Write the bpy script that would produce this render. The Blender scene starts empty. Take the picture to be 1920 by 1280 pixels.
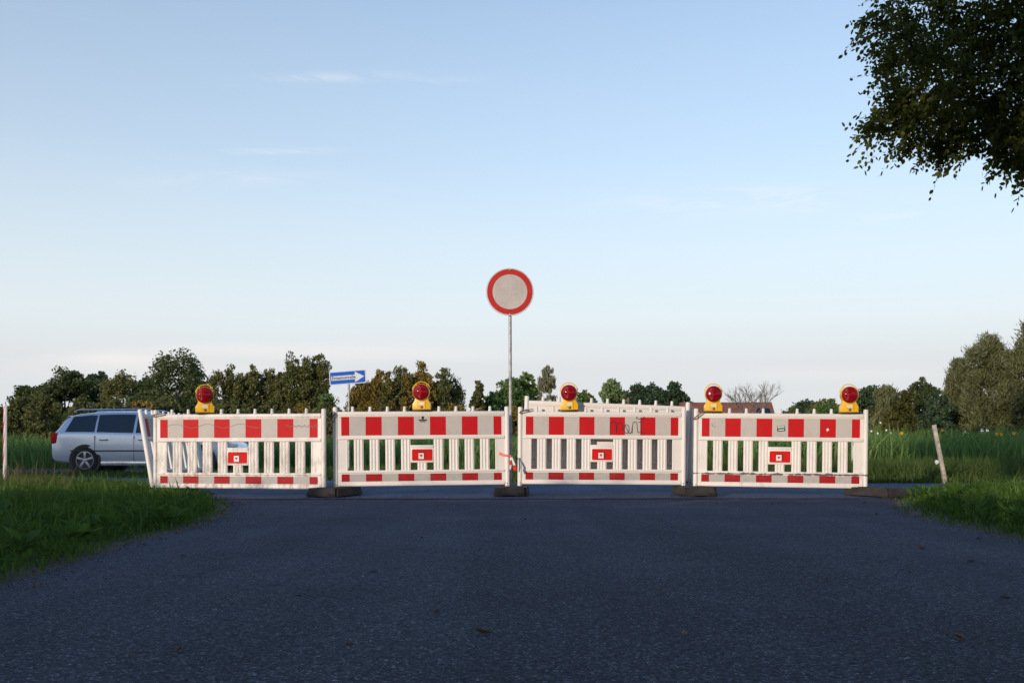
import bpy, bmesh, math, random
import numpy as np
from mathutils import Vector, Matrix, Euler, noise as mnoise

R = math.radians
random.seed(7)
rng = np.random.default_rng(11)
scene = bpy.context.scene
COL = scene.collection

# ------------------------------------------------------------------ camera
FPX, HORIZ, CAMH = 1866.7, 842.0, 0.59       # focal length in photo pixels, horizon row, eye height
cam = bpy.data.cameras.new('camera')
cam.lens = 35.0; cam.sensor_width = 36.0
cam.shift_y = (HORIZ - 640.0) / 1920.0
cam.clip_start = 0.05; cam.clip_end = 4000
camo = bpy.data.objects.new('camera', cam); COL.objects.link(camo)
camo.location = (0, 0, CAMH); camo.rotation_euler = (R(90), 0, 0)
scene.camera = camo

# ------------------------------------------------------------------ sun + sky
SUN_AZ, SUN_EL = R(32), R(10)                 # sun stands behind the camera, to the left
sun = bpy.data.lights.new('sun', 'SUN'); sun.energy = 2.35; sun.angle = R(0.5); sun.color = (1.0, 0.84, 0.69)
suno = bpy.data.objects.new('sun', sun); COL.objects.link(suno)
to_sun = Vector((-math.sin(SUN_AZ) * math.cos(SUN_EL), -math.cos(SUN_AZ) * math.cos(SUN_EL), math.sin(SUN_EL)))
suno.rotation_euler = to_sun.to_track_quat('Z', 'Y').to_euler()
suno.location = to_sun * 60

w = bpy.data.worlds.new('World'); scene.world = w; w.use_nodes = True
nt = w.node_tree; nt.nodes.clear()
def N(t, typ, **kw):
    n = t.nodes.new(typ)
    for k, v in kw.items():
        setattr(n, k, v)
    return n
out = N(nt, 'ShaderNodeOutputWorld'); bg = N(nt, 'ShaderNodeBackground')
sky = N(nt, 'ShaderNodeTexSky'); sky.sky_type = 'NISHITA'; sky.sun_disc = False
sky.sun_elevation = SUN_EL; sky.sun_rotation = R(180) + SUN_AZ
sky.air_density = 1.0; sky.dust_density = 0.6; sky.ozone_density = 1.6; sky.altitude = 50
bg.inputs['Strength'].default_value = 0.15
tc = N(nt, 'ShaderNodeTexCoord')
sep = N(nt, 'ShaderNodeSeparateXYZ'); nt.links.new(tc.outputs['Generated'], sep.inputs[0])
def math_node(t, op, a, b=None, clamp=False):
    m = N(t, 'ShaderNodeMath', operation=op, use_clamp=clamp)
    for i, x in enumerate((a, b)):
        if x is None: continue
        if isinstance(x, (int, float)): m.inputs[i].default_value = x
        else: t.links.new(x, m.inputs[i])
    return m.outputs[0]
# thin cirrus: noise on the sky direction, stretched along the horizon
mp = N(nt, 'ShaderNodeMapping'); mp.inputs['Scale'].default_value = (1.6, 1.6, 16.0); mp.inputs['Rotation'].default_value = (0, R(3), 0)
mp.inputs['Location'].default_value = (0.35, 0.2, 0.9)
nt.links.new(tc.outputs['Generated'], mp.inputs[0])
nz = N(nt, 'ShaderNodeTexNoise'); nz.inputs['Scale'].default_value = 2.1; nz.inputs['Detail'].default_value = 7; nz.inputs['Roughness'].default_value = 0.62
nz.inputs['Distortion'].default_value = 0.5
nt.links.new(mp.outputs[0], nz.inputs['Vector'])
cr = N(nt, 'ShaderNodeValToRGB'); cr.color_ramp.elements[0].position = 0.58; cr.color_ramp.elements[1].position = 0.85
nt.links.new(nz.outputs['Fac'], cr.inputs[0])
# low bank near the horizon
low = N(nt, 'ShaderNodeMapRange'); low.inputs['From Min'].default_value = 0.125; low.inputs['From Max'].default_value = 0.07
nt.links.new(sep.outputs['Z'], low.inputs['Value'])
nz2 = N(nt, 'ShaderNodeTexNoise'); nz2.inputs['Scale'].default_value = 1.6; nz2.inputs['Detail'].default_value = 6
mp2 = N(nt, 'ShaderNodeMapping'); mp2.inputs['Scale'].default_value = (1.5, 1.5, 9.0); nt.links.new(tc.outputs['Generated'], mp2.inputs[0])
nt.links.new(mp2.outputs[0], nz2.inputs['Vector'])
cr2 = N(nt, 'ShaderNodeValToRGB'); cr2.color_ramp.elements[0].position = 0.46; cr2.color_ramp.elements[1].position = 0.56
nt.links.new(nz2.outputs['Fac'], cr2.inputs[0])
lowm = math_node(nt, 'MULTIPLY', low.outputs[0], cr2.outputs[0], True)
lowm = math_node(nt, 'MULTIPLY', lowm, 0.45)
ci = math_node(nt, 'MULTIPLY', cr.outputs[0], 0.38)
# pale evening veil that thickens towards the horizon
veil = N(nt, 'ShaderNodeValToRGB'); vcol = N(nt, 'ShaderNodeValToRGB')
def ramp(node, stops):
    e = node.color_ramp.elements
    while len(e) < len(stops): e.new(0.5)
    for i, (p, c) in enumerate(stops): e[i].position = p; e[i].color = (c[0], c[1], c[2], 1)
ramp(veil, [(z, (f, f, f)) for z, f in ((0.0, 0.98), (0.08, 0.97), (0.123, 0.90), (0.279, 0.45), (0.411, 0.28), (0.65, 0.10))])
ramp(vcol, [(0.0, (3.58, 3.66, 3.78)), (0.085, (3.64, 3.74, 3.86)), (0.125, (3.85, 4.1, 4.22))])
nt.links.new(sep.outputs['Z'], veil.inputs[0]); nt.links.new(sep.outputs['Z'], vcol.inputs[0])
tint = N(nt, 'ShaderNodeMix', data_type='RGBA', blend_type='MULTIPLY'); tint.inputs['Factor'].default_value = 1.0
tint.inputs['B'].default_value = (1.04, 1.12, 1.23, 1)
nt.links.new(sky.outputs[0], tint.inputs['A'])
zen = N(nt, 'ShaderNodeValToRGB'); ramp(zen, [(0.0, (1, 1, 1)), (0.40, (1, 1, 1)), (0.75, (0.55, 0.78, 1.10)), (1.0, (0.5, 0.75, 1.08))])
nt.links.new(sep.outputs['Z'], zen.inputs[0])
mixv = N(nt, 'ShaderNodeMix', data_type='RGBA'); nt.links.new(veil.outputs[0], mixv.inputs['Factor'])
nt.links.new(tint.outputs['Result'], mixv.inputs['A']); nt.links.new(vcol.outputs[0], mixv.inputs['B'])
ysafe = math_node(nt, 'MAXIMUM', sep.outputs['Y'], 0.02)
U_ = math_node(nt, 'DIVIDE', sep.outputs['X'], ysafe); V_ = math_node(nt, 'DIVIDE', sep.outputs['Z'], ysafe)
def wisp(px, py, su, sv, slope, amt):         # soft patch of thin cloud round one direction of the sky
    u0 = (px - 960) / FPX; v0 = (HORIZ - py) / FPX
    du = math_node(nt, 'SUBTRACT', U_, u0)
    dv = math_node(nt, 'SUBTRACT', math_node(nt, 'SUBTRACT', V_, v0), math_node(nt, 'MULTIPLY', du, slope))
    a = math_node(nt, 'POWER', math_node(nt, 'ABSOLUTE', math_node(nt, 'DIVIDE', du, su / FPX)), 2.0)
    b = math_node(nt, 'POWER', math_node(nt, 'ABSOLUTE', math_node(nt, 'DIVIDE', dv, sv / FPX)), 2.0)
    e = math_node(nt, 'EXPONENT', math_node(nt, 'MULTIPLY', math_node(nt, 'ADD', a, b), -1.0))
    return math_node(nt, 'MULTIPLY', e, amt)
def total(lst):
    t = lst[0]
    for x in lst[1:]: t = math_node(nt, 'ADD', t, x)
    return t
wn = N(nt, 'ShaderNodeTexNoise'); wn.inputs['Scale'].default_value = 9.0; wn.inputs['Detail'].default_value = 8; wn.inputs['Roughness'].default_value = 0.65; wn.inputs['Distortion'].default_value = 0.8
wm = N(nt, 'ShaderNodeMapping'); wm.inputs['Scale'].default_value = (1.0, 1.0, 6.0); wm.inputs['Rotation'].default_value = (0, R(-6), 0)
nt.links.new(tc.outputs['Generated'], wm.inputs[0]); nt.links.new(wm.outputs[0], wn.inputs['Vector'])
wr = N(nt, 'ShaderNodeMapRange'); wr.inputs['From Min'].default_value = 0.40; wr.inputs['From Max'].default_value = 0.68; nt.links.new(wn.outputs['Fac'], wr.inputs['Value'])
ws = total([wisp(1450, 374, 190, 20, 0.02, 0.8), wisp(1300, 380, 160, 26, 0.0, 0.4), wisp(1650, 412, 95, 15, 0.30, 0.65), wisp(630, 145, 120, 9, 0.03, 0.6), wisp(840, 152, 70, 8, 0, 0.3), wisp(530, 283, 80, 7, 0.02, 0.8), wisp(470, 330, 130, 12, 0, 0.35), wisp(350, 340, 120, 14, 0, 0.25)])
ws = math_node(nt, 'MULTIPLY', math_node(nt, 'ADD', math_node(nt, 'MULTIPLY', ws, 0.9), math_node(nt, 'MULTIPLY', ci, 0.35)), wr.outputs[0], True)
bank = total([wisp(470, 655, 250, 13, 0.0, 0.75), wisp(200, 672, 110, 13, 0.0, 0.7), wisp(300, 690, 260, 22, 0, 0.45), wisp(800, 668, 260, 16, 0, 0.4), wisp(1600, 700, 300, 14, 0, 0.3)])
wr2 = N(nt, 'ShaderNodeMapRange'); wr2.inputs['From Min'].default_value = 0.34; wr2.inputs['From Max'].default_value = 0.60; nt.links.new(nz2.outputs['Fac'], wr2.inputs['Value'])
bank = math_node(nt, 'MULTIPLY', bank, wr2.outputs[0], True)
mixz = N(nt, 'ShaderNodeMix', data_type='RGBA', blend_type='MULTIPLY'); mixz.inputs['Factor'].default_value = 1.0
nt.links.new(mixv.outputs['Result'], mixz.inputs['A']); nt.links.new(zen.outputs[0], mixz.inputs['B'])
mixc = N(nt, 'ShaderNodeMix', data_type='RGBA'); nt.links.new(ws, mixc.inputs['Factor'])
nt.links.new(mixz.outputs['Result'], mixc.inputs['A']); mixc.inputs['B'].default_value = (4.5, 4.55, 4.6, 1)
mixl = N(nt, 'ShaderNodeMix', data_type='RGBA'); nt.links.new(bank, mixl.inputs['Factor'])
nt.links.new(mixc.outputs['Result'], mixl.inputs['A']); mixl.inputs['B'].default_value = (4.65, 4.35, 4.3, 1)
nt.links.new(mixl.outputs['Result'], bg.inputs['Color'])
nt.links.new(bg.outputs[0], out.inputs['Surface'])

scene.view_settings.view_transform = 'Standard'; scene.view_settings.look = 'None'
scene.view_settings.exposure = 0.45; scene.view_settings.gamma = 1.0; scene.view_settings.use_curve_mapping = False
scene.cycles.max_bounces = 8; scene.cycles.transparent_max_bounces = 8

# ------------------------------------------------------------------ helpers
def at(px, py, Y):                            # world point that the photo shows at a pixel, at depth Y
    return Vector(((px - 960.0) * Y / FPX, Y, CAMH + (HORIZ - py) * Y / FPX))
def gnd(px, py):                              # world ground point under a pixel
    Y = FPX * CAMH / (py - HORIZ)
    return Vector(((px - 960.0) * Y / FPX, Y, 0))

def tag(o, label=None, cat=None, group=None, kind=None):
    if label: o['label'] = label
    if cat: o['category'] = cat
    if group: o['group'] = group
    if kind: o['kind'] = kind
    return o

def empty(name, loc=(0, 0, 0), rot=(0, 0, 0)):
    o = bpy.data.objects.new(name, None); COL.objects.link(o)
    o.location = loc; o.rotation_euler = rot; o.empty_display_size = 0.2
    return o

class MB:
    def __init__(s): s.v = []; s.f = []; s.m = []; s.s = []
    def add(s, vs, fs, mat=0, smooth=False, M=None):
        b = len(s.v)
        for p in vs:
            p = Vector(p)
            if M is not None: p = M @ p
            s.v.append(tuple(p))
        for f in fs:
            s.f.append(tuple(b + i for i in f)); s.m.append(mat); s.s.append(smooth)
        return s
    def bm(s, bm, mat=0, smooth=False, M=None):
        bm.verts.ensure_lookup_table(); bm.verts.index_update()
        s.add([v.co.copy() for v in bm.verts], [[v.index for v in f.verts] for f in bm.faces], mat, smooth, M)
        bm.free(); return s
    def box(s, x0, x1, y0, y1, z0, z1, bev=0.0, mat=0, M=None, seg=2):
        bm = bmesh.new(); bmesh.ops.create_cube(bm, size=1)
        for v in bm.verts:
            v.co = Vector(((x0 + x1) / 2 + v.co.x * (x1 - x0), (y0 + y1) / 2 + v.co.y * (y1 - y0), (z0 + z1) / 2 + v.co.z * (z1 - z0)))
        if bev > 0: bmesh.ops.bevel(bm, geom=bm.edges[:], offset=bev, segments=seg, affect='EDGES', profile=0.5)
        return s.bm(bm, mat, bev > 0, M)
    def prism(s, poly, y0, y1, bev=0.0, mat=0, M=None, smooth=False, seg=2):   # polygon in x,z extruded along y
        bm = bmesh.new()
        a = [bm.verts.new((x, y0, z)) for x, z in poly]; b = [bm.verts.new((x, y1, z)) for x, z in poly]
        fa = bm.faces.new(a); fb = bm.faces.new(b[::-1]); n = len(poly)
        for i in range(n): bm.faces.new((a[i], b[i], b[(i + 1) % n], a[(i + 1) % n]))
        bmesh.ops.recalc_face_normals(bm, faces=bm.faces[:])
        if bev > 0:
            ed = list(set(fa.edges[:] + fb.edges[:]))
            bmesh.ops.bevel(bm, geom=ed, offset=bev, segments=seg, affect='EDGES', profile=0.5)
        return s.bm(bm, mat, smooth, M)
    def tube(s, pts, rad, n=10, mat=0, caps=True, M=None, flat=1.0):
        pts = [Vector(p) for p in pts]
        if not hasattr(rad, '__len__'): rad = [rad] * len(pts)
        vs = []; fs = []
        prev = None
        for i, p in enumerate(pts):
            t = (pts[min(i + 1, len(pts) - 1)] - pts[max(i - 1, 0)]).normalized()
            if prev is None:
                up = Vector((0, 0, 1)) if abs(t.z) < 0.9 else Vector((1, 0, 0))
                a = t.cross(up).normalized()
            else:
                a = (prev - t * prev.dot(t)).normalized()
            prev = a; b = t.cross(a)
            for k in range(n):
                an = 2 * math.pi * k / n
                vs.append(p + a * math.cos(an) * rad[i] + b * math.sin(an) * rad[i] * flat)
        for i in range(len(pts) - 1):
            for k in range(n):
                fs.append((i * n + k, i * n + (k + 1) % n, (i + 1) * n + (k + 1) % n, (i + 1) * n + k))
        if caps:
            fs.append(tuple(range(n))[::-1]); fs.append(tuple((len(pts) - 1) * n + k for k in range(n)))
        return s.add(vs, fs, mat, True, M)
    def lathe(s, prof, n=28, mat=0, M=None, caps=True):     # profile of (radius, height) around y: height runs along -y
        vs = []; fs = []
        for r, h in prof:
            for k in range(n):
                an = 2 * math.pi * k / n
                vs.append((r * math.cos(an), -h, r * math.sin(an)))
        for i in range(len(prof) - 1):
            for k in range(n):
                fs.append((i * n + k, i * n + (k + 1) % n, (i + 1) * n + (k + 1) % n, (i + 1) * n + k))
        if caps:
            fs.append(tuple(range(n))[::-1]); fs.append(tuple((len(prof) - 1) * n + k for k in range(n)))
        return s.add(vs, fs, mat, True, M)
    def build(s, name, mats, parent=None, fix=False):
        me = bpy.data.meshes.new(name); me.from_pydata(s.v, [], s.f)
        if not isinstance(mats, (list, tuple)): mats = [mats]
        for m in mats: me.materials.append(m)
        me.polygons.foreach_set('material_index', s.m); me.polygons.foreach_set('use_smooth', s.s)
        bm = bmesh.new(); bm.from_mesh(me)
        bmesh.ops.recalc_face_normals(bm, faces=bm.faces[:])
        for e in bm.edges:
            if len(e.link_faces) == 2 and e.calc_face_angle(0) > R(38): e.smooth = False
        bm.to_mesh(me); bm.free(); me.update()
        o = bpy.data.objects.new(name, me); COL.objects.link(o)
        if parent is not None: o.parent = parent
        return o

def np_mesh(name, V, loops, starts, mat, parent=None, smooth=False):
    me = bpy.data.meshes.new(name)
    me.vertices.add(len(V)); me.vertices.foreach_set('co', np.ascontiguousarray(V, dtype=np.float32).ravel())
    me.loops.add(len(loops)); me.loops.foreach_set('vertex_index', np.ascontiguousarray(loops, dtype=np.int32))
    me.polygons.add(len(starts)); me.polygons.foreach_set('loop_start', np.ascontiguousarray(starts, dtype=np.int32))
    if smooth: me.polygons.foreach_set('use_smooth', np.ones(len(starts), dtype=bool))
    me.materials.append(mat)
    me.update(calc_edges=True)
    o = bpy.data.objects.new(name, me); COL.objects.link(o)
    if parent is not None: o.parent = parent
    return o
def quads_mesh(name, V, mat, parent=None):    # V: (n*4,3)
    n = len(V) // 4
    return np_mesh(name, V, np.arange(n * 4), np.arange(n) * 4, mat, parent)

def unit(a): return a / np.maximum(np.linalg.norm(a, axis=-1, keepdims=True), 1e-9)

# ------------------------------------------------------------------ materials
def mat_new(name):
    m = bpy.data.materials.new(name); m.use_nodes = True
    t = m.node_tree; b = t.nodes['Principled BSDF']
    return m, t, b
def col4(c): return (c[0], c[1], c[2], 1.0)
def mat_plain(name, c, rough=0.5, metal=0.0, var=0.12, scale=14.0, bump=0.0, bscale=60.0, coat=0.0, spec=0.5, coord='Object'):
    m, t, b = mat_new(name)
    tcn = N(t, 'ShaderNodeTexCoord'); nz = N(t, 'ShaderNodeTexNoise')
    nz.inputs['Scale'].default_value = scale; nz.inputs['Detail'].default_value = 6
    t.links.new(tcn.outputs[coord], nz.inputs['Vector'])
    rp = N(t, 'ShaderNodeValToRGB')
    rp.color_ramp.elements[0].position = 0.3; rp.color_ramp.elements[1].position = 0.7
    rp.color_ramp.elements[0].color = col4([x * (1 - var) for x in c]); rp.color_ramp.elements[1].color = col4([min(1, x * (1 + var)) for x in c])
    t.links.new(nz.outputs['Fac'], rp.inputs[0]); t.links.new(rp.outputs[0], b.inputs['Base Color'])
    b.inputs['Roughness'].default_value = rough; b.inputs['Metallic'].default_value = metal
    b.inputs['Coat Weight'].default_value = coat; b.inputs['Specular IOR Level'].default_value = spec
    if bump:
        n2 = N(t, 'ShaderNodeTexNoise'); n2.inputs['Scale'].default_value = bscale; n2.inputs['Detail'].default_value = 4
        t.links.new(tcn.outputs[coord], n2.inputs['Vector'])
        bp = N(t, 'ShaderNodeBump'); bp.inputs['Strength'].default_value = bump; bp.inputs['Distance'].default_value = 0.01
        t.links.new(n2.outputs['Fac'], bp.inputs['Height']); t.links.new(bp.outputs[0], b.inputs['Normal'])
    return m

def mat_plastic(name, base=(0.80, 0.755, 0.70), dirt=0.25, seam=0.0):
    m, t, b = mat_new(name)
    tcn = N(t, 'ShaderNodeTexCoord'); mpn = N(t, 'ShaderNodeMapping'); mpn.inputs['Scale'].default_value = (9, 9, 3.2)
    t.links.new(tcn.outputs['Object'], mpn.inputs[0])
    nz = N(t, 'ShaderNodeTexNoise'); nz.inputs['Scale'].default_value = 1.6; nz.inputs['Detail'].default_value = 9; nz.inputs['Roughness'].default_value = 0.68
    t.links.new(mpn.outputs[0], nz.inputs['Vector'])
    mr = N(t, 'ShaderNodeMapRange'); mr.inputs['From Min'].default_value = 0.60 - 0.16 * dirt; mr.inputs['From Max'].default_value = 0.88 - 0.2 * dirt
    mr.inputs['To Max'].default_value = 0.25 + 0.6 * dirt
    t.links.new(nz.outputs['Fac'], mr.inputs['Value'])
    sp = N(t, 'ShaderNodeSeparateXYZ'); t.links.new(tcn.outputs['Object'], sp.inputs[0])
    lowd = N(t, 'ShaderNodeMapRange'); lowd.inputs['From Min'].default_value = 0.75; lowd.inputs['From Max'].default_value = 0.3
    lowd.inputs['To Min'].default_value = 0.35; lowd.inputs['To Max'].default_value = 1.0
    t.links.new(sp.outputs['Z'], lowd.inputs['Value'])
    fac = math_node(t, 'MULTIPLY', mr.outputs[0], lowd.outputs[0], True)
    # fine overall grime
    n3 = N(t, 'ShaderNodeTexNoise'); n3.inputs['Scale'].default_value = 2.3; n3.inputs['Detail'].default_value = 4
    t.links.new(tcn.outputs['Object'], n3.inputs['Vector'])
    g = N(t, 'ShaderNodeMapRange'); g.inputs['From Min'].default_value = 0.35; g.inputs['From Max'].default_value = 0.7; g.inputs['To Max'].default_value = 0.16
    t.links.new(n3.outputs['Fac'], g.inputs['Value'])
    mx0 = N(t, 'ShaderNodeMix', data_type='RGBA'); mx0.inputs['A'].default_value = col4(base); mx0.inputs['B'].default_value = (0.50, 0.45, 0.38, 1)
    t.links.new(g.outputs[0], mx0.inputs['Factor'])
    mx = N(t, 'ShaderNodeMix', data_type='RGBA'); mx.inputs['B'].default_value = (0.16, 0.115, 0.06, 1)
    t.links.new(mx0.outputs['Result'], mx.inputs['A']); t.links.new(fac, mx.inputs['Factor'])
    res = mx.outputs['Result']
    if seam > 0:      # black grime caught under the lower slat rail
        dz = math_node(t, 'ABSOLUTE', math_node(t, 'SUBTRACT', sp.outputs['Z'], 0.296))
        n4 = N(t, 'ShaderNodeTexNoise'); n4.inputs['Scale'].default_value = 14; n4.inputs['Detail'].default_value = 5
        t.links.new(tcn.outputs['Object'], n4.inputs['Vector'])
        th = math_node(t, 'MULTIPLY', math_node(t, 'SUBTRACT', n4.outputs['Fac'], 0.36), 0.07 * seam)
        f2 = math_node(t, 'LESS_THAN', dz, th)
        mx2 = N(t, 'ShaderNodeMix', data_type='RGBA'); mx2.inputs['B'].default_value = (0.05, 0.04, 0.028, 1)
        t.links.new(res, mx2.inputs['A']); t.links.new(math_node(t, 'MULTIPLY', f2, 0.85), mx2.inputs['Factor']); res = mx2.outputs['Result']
    t.links.new(res, b.inputs['Base Color'])
    b.inputs['Roughness'].default_value = 0.48; b.inputs['Subsurface Weight'].default_value = 0.0
    bp = N(t, 'ShaderNodeBump'); bp.inputs['Strength'].default_value = 0.12; bp.inputs['Distance'].default_value = 0.01
    t.links.new(n3.outputs['Fac'], bp.inputs['Height']); t.links.new(bp.outputs[0], b.inputs['Normal'])
    return m

def mat_reflective(name, c, dirt=(0.2, 0.16, 0.1), amt=0.3):    # retroreflective sheeting with a fine cell pattern and scuffs
    m, t, b = mat_new(name)
    tcn = N(t, 'ShaderNodeTexCoord')
    vo = N(t, 'ShaderNodeTexVoronoi'); vo.inputs['Scale'].default_value = 160; t.links.new(tcn.outputs['Object'], vo.inputs['Vector'])
    nz = N(t, 'ShaderNodeTexNoise'); nz.inputs['Scale'].default_value = 7; nz.inputs['Detail'].default_value = 9; nz.inputs['Roughness'].default_value = 0.7
    t.links.new(tcn.outputs['Object'], nz.inputs['Vector'])
    mr = N(t, 'ShaderNodeMapRange'); mr.inputs['From Min'].default_value = 0.5; mr.inputs['From Max'].default_value = 0.85; mr.inputs['To Max'].default_value = amt
    t.links.new(nz.outputs['Fac'], mr.inputs['Value'])
    mx = N(t, 'ShaderNodeMix', data_type='RGBA'); mx.inputs['A'].default_value = col4(c); mx.inputs['B'].default_value = col4(dirt)
    t.links.new(mr.outputs[0], mx.inputs['Factor'])
    m2 = N(t, 'ShaderNodeMix', data_type='RGBA', blend_type='MULTIPLY'); m2.inputs['Factor'].default_value = 0.12
    t.links.new(mx.outputs['Result'], m2.inputs['A']); t.links.new(vo.outputs['Color'], m2.inputs['B'])
    t.links.new(m2.outputs['Result'], b.inputs['Base Color'])
    b.inputs['Roughness'].default_value = 0.6; b.inputs['Specular IOR Level'].default_value = 0.2
    return m

def mat_leaf(name, cols, trans=0.35, scale=0.5, rough=0.55):
    m, t, b = mat_new(name)
    t.nodes.remove(b)
    o = t.nodes['Material Output']
    ge = N(t, 'ShaderNodeNewGeometry')
    tcn = N(t, 'ShaderNodeTexCoord'); nz = N(t, 'ShaderNodeTexNoise'); nz.inputs['Scale'].default_value = scale; nz.inputs['Detail'].default_value = 3
    t.links.new(tcn.outputs['Object'], nz.inputs['Vector'])
    f = math_node(t, 'ADD', math_node(t, 'MULTIPLY', ge.outputs['Random Per Island'], 0.55), math_node(t, 'MULTIPLY', math_node(t, 'SUBTRACT', nz.outputs['Fac'], 0.28), 1.0), True)
    rp = N(t, 'ShaderNodeValToRGB')
    while len(rp.color_ramp.elements) < len(cols): rp.color_ramp.elements.new(0.5)
    for i, c in enumerate(cols):
        rp.color_ramp.elements[i].position = i / (len(cols) - 1); rp.color_ramp.elements[i].color = col4(c)
    t.links.new(f, rp.inputs[0])
    d = N(t, 'ShaderNodeBsdfDiffuse'); tr = N(t, 'ShaderNodeBsdfTranslucent'); gl = N(t, 'ShaderNodeBsdfGlossy'); gl.inputs['Roughness'].default_value = rough
    gl.inputs['Color'].default_value = (0.5, 0.5, 0.5, 1)
    t.links.new(rp.outputs[0], d.inputs[0]); t.links.new(rp.outputs[0], tr.inputs[0])
    mx = N(t, 'ShaderNodeMixShader'); mx.inputs[0].default_value = trans
    t.links.new(d.outputs[0], mx.inputs[1]); t.links.new(tr.outputs[0], mx.inputs[2])
    m2 = N(t, 'ShaderNodeMixShader'); m2.inputs[0].default_value = 0.03
    t.links.new(mx.outputs[0], m2.inputs[1]); t.links.new(gl.outputs[0], m2.inputs[2])
    t.links.new(m2.outputs[0], o.inputs[0])
    return m

def mat_asphalt(name, c, rough=0.92, speck=1.0, patch=0.25, bump=0.35):
    m, t, b = mat_new(name)
    tcn = N(t, 'ShaderNodeTexCoord')
    big = N(t, 'ShaderNodeTexNoise'); big.inputs['Scale'].default_value = 0.55; big.inputs['Detail'].default_value = 7; big.inputs['Roughness'].default_value = 0.6
    t.links.new(tcn.outputs['Object'], big.inputs['Vector'])
    vo = N(t, 'ShaderNodeTexVoronoi'); vo.inputs['Scale'].default_value = 150; vo.inputs['Randomness'].default_value = 1
    t.links.new(tcn.outputs['Object'], vo.inputs['Vector'])
    fine = N(t, 'ShaderNodeTexNoise'); fine.inputs['Scale'].default_value = 70; fine.inputs['Detail'].default_value = 5; fine.inputs['Roughness'].default_value = 0.75
    t.links.new(tcn.outputs['Object'], fine.inputs['Vector'])
    spc = N(t, 'ShaderNodeSeparateColor'); t.links.new(vo.outputs['Color'], spc.inputs[0])
    st = N(t, 'ShaderNodeValToRGB')            # each stone of the aggregate: mostly dark, a few pale chips
    e = st.color_ramp.elements; e[0].position = 0.0; e[0].color = (0.4, 0.4, 0.4, 1); e[1].position = 1.0; e[1].color = (3.6, 3.6, 3.6, 1)
    e2 = st.color_ramp.elements.new(0.8); e2.color = (1.05, 1.05, 1.05, 1)
    e3 = st.color_ramp.elements.new(0.95); e3.color = (1.7, 1.7, 1.7, 1)
    t.links.new(spc.outputs[0], st.inputs[0])
    rp = N(t, 'ShaderNodeValToRGB'); rp.color_ramp.elements[0].position = 0.3; rp.color_ramp.elements[1].position = 0.72
    rp.color_ramp.elements[0].color = col4([x * (1 - patch) for x in c]); rp.color_ramp.elements[1].color = col4([x * (1 + patch) for x in c])
    t.links.new(big.outputs['Fac'], rp.inputs[0])
    mu = N(t, 'ShaderNodeMix', data_type='RGBA', blend_type='MULTIPLY'); mu.inputs['Factor'].default_value = speck; mu.clamp_result = False
    t.links.new(rp.outputs[0], mu.inputs['A']); t.links.new(st.outputs[0], mu.inputs['B'])
    mu2 = N(t, 'ShaderNodeMix', data_type='RGBA', blend_type='MULTIPLY'); mu2.inputs['Factor'].default_value = 0.7
    fr = N(t, 'ShaderNodeValToRGB'); fr.color_ramp.elements[0].position = 0.3; fr.color_ramp.elements[0].color = (0.25, 0.25, 0.25, 1); fr.color_ramp.elements[1].position = 0.7; fr.color_ramp.elements[1].color = (1.9, 1.9, 1.9, 1)
    t.links.new(fine.outputs['Fac'], fr.inputs[0]); t.links.new(mu.outputs['Result'], mu2.inputs['A']); t.links.new(fr.outputs[0], mu2.inputs['B'])
    n5 = N(t, 'ShaderNodeTexNoise'); n5.inputs['Scale'].default_value = 38; n5.inputs['Detail'].default_value = 4; n5.inputs['Roughness'].default_value = 0.7
    t.links.new(tcn.outputs['Object'], n5.inputs['Vector'])
    f5 = N(t, 'ShaderNodeValToRGB'); f5.color_ramp.elements[0].position = 0.3; f5.color_ramp.elements[0].color = (0.56, 0.56, 0.56, 1); f5.color_ramp.elements[1].position = 0.7; f5.color_ramp.elements[1].color = (1.46, 1.46, 1.46, 1)
    t.links.new(n5.outputs['Fac'], f5.inputs[0])
    tm = N(t, 'ShaderNodeMapping'); tm.inputs['Scale'].default_value = (1.5, 0.07, 1.0); t.links.new(tcn.outputs['Object'], tm.inputs[0])
    tn = N(t, 'ShaderNodeTexNoise'); tn.inputs['Scale'].default_value = 1.3; tn.inputs['Detail'].default_value = 5; t.links.new(tm.outputs[0], tn.inputs['Vector'])
    tf = N(t, 'ShaderNodeMapRange'); tf.inputs['From Min'].default_value = 0.3; tf.inputs['From Max'].default_value = 0.7; tf.inputs['To Min'].default_value = 0.80; tf.inputs['To Max'].default_value = 1.18
    t.links.new(tn.outputs['Fac'], tf.inputs['Value'])
    cv = N(t, 'ShaderNodeTexVoronoi', feature='DISTANCE_TO_EDGE'); cv.inputs['Scale'].default_value = 0.33
    cw = N(t, 'ShaderNodeTexNoise'); cw.inputs['Scale'].default_value = 2.2; cw.inputs['Detail'].default_value = 5; t.links.new(tcn.outputs['Object'], cw.inputs['Vector'])
    cx = N(t, 'ShaderNodeMix', data_type='RGBA', blend_type='LINEAR_LIGHT'); cx.inputs['Factor'].default_value = 0.35
    t.links.new(tcn.outputs['Object'], cx.inputs['A']); t.links.new(cw.outputs['Color'], cx.inputs['B']); t.links.new(cx.outputs['Result'], cv.inputs['Vector'])
    cf = N(t, 'ShaderNodeMapRange'); cf.inputs['From Min'].default_value = 0.0; cf.inputs['From Max'].default_value = 0.004; cf.inputs['To Min'].default_value = 0.62; cf.inputs['To Max'].default_value = 1.0
    t.links.new(cv.outputs['Distance'], cf.inputs['Value'])
    wear = math_node(t, 'MULTIPLY', tf.outputs[0], cf.outputs[0])
    mw = N(t, 'ShaderNodeMix', data_type='RGBA', blend_type='MULTIPLY'); mw.inputs['Factor'].default_value = 1.0
    t.links.new(mu2.outputs['Result'], mw.inputs['A']); t.links.new(wear, mw.inputs['B']); mu2 = mw
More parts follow.
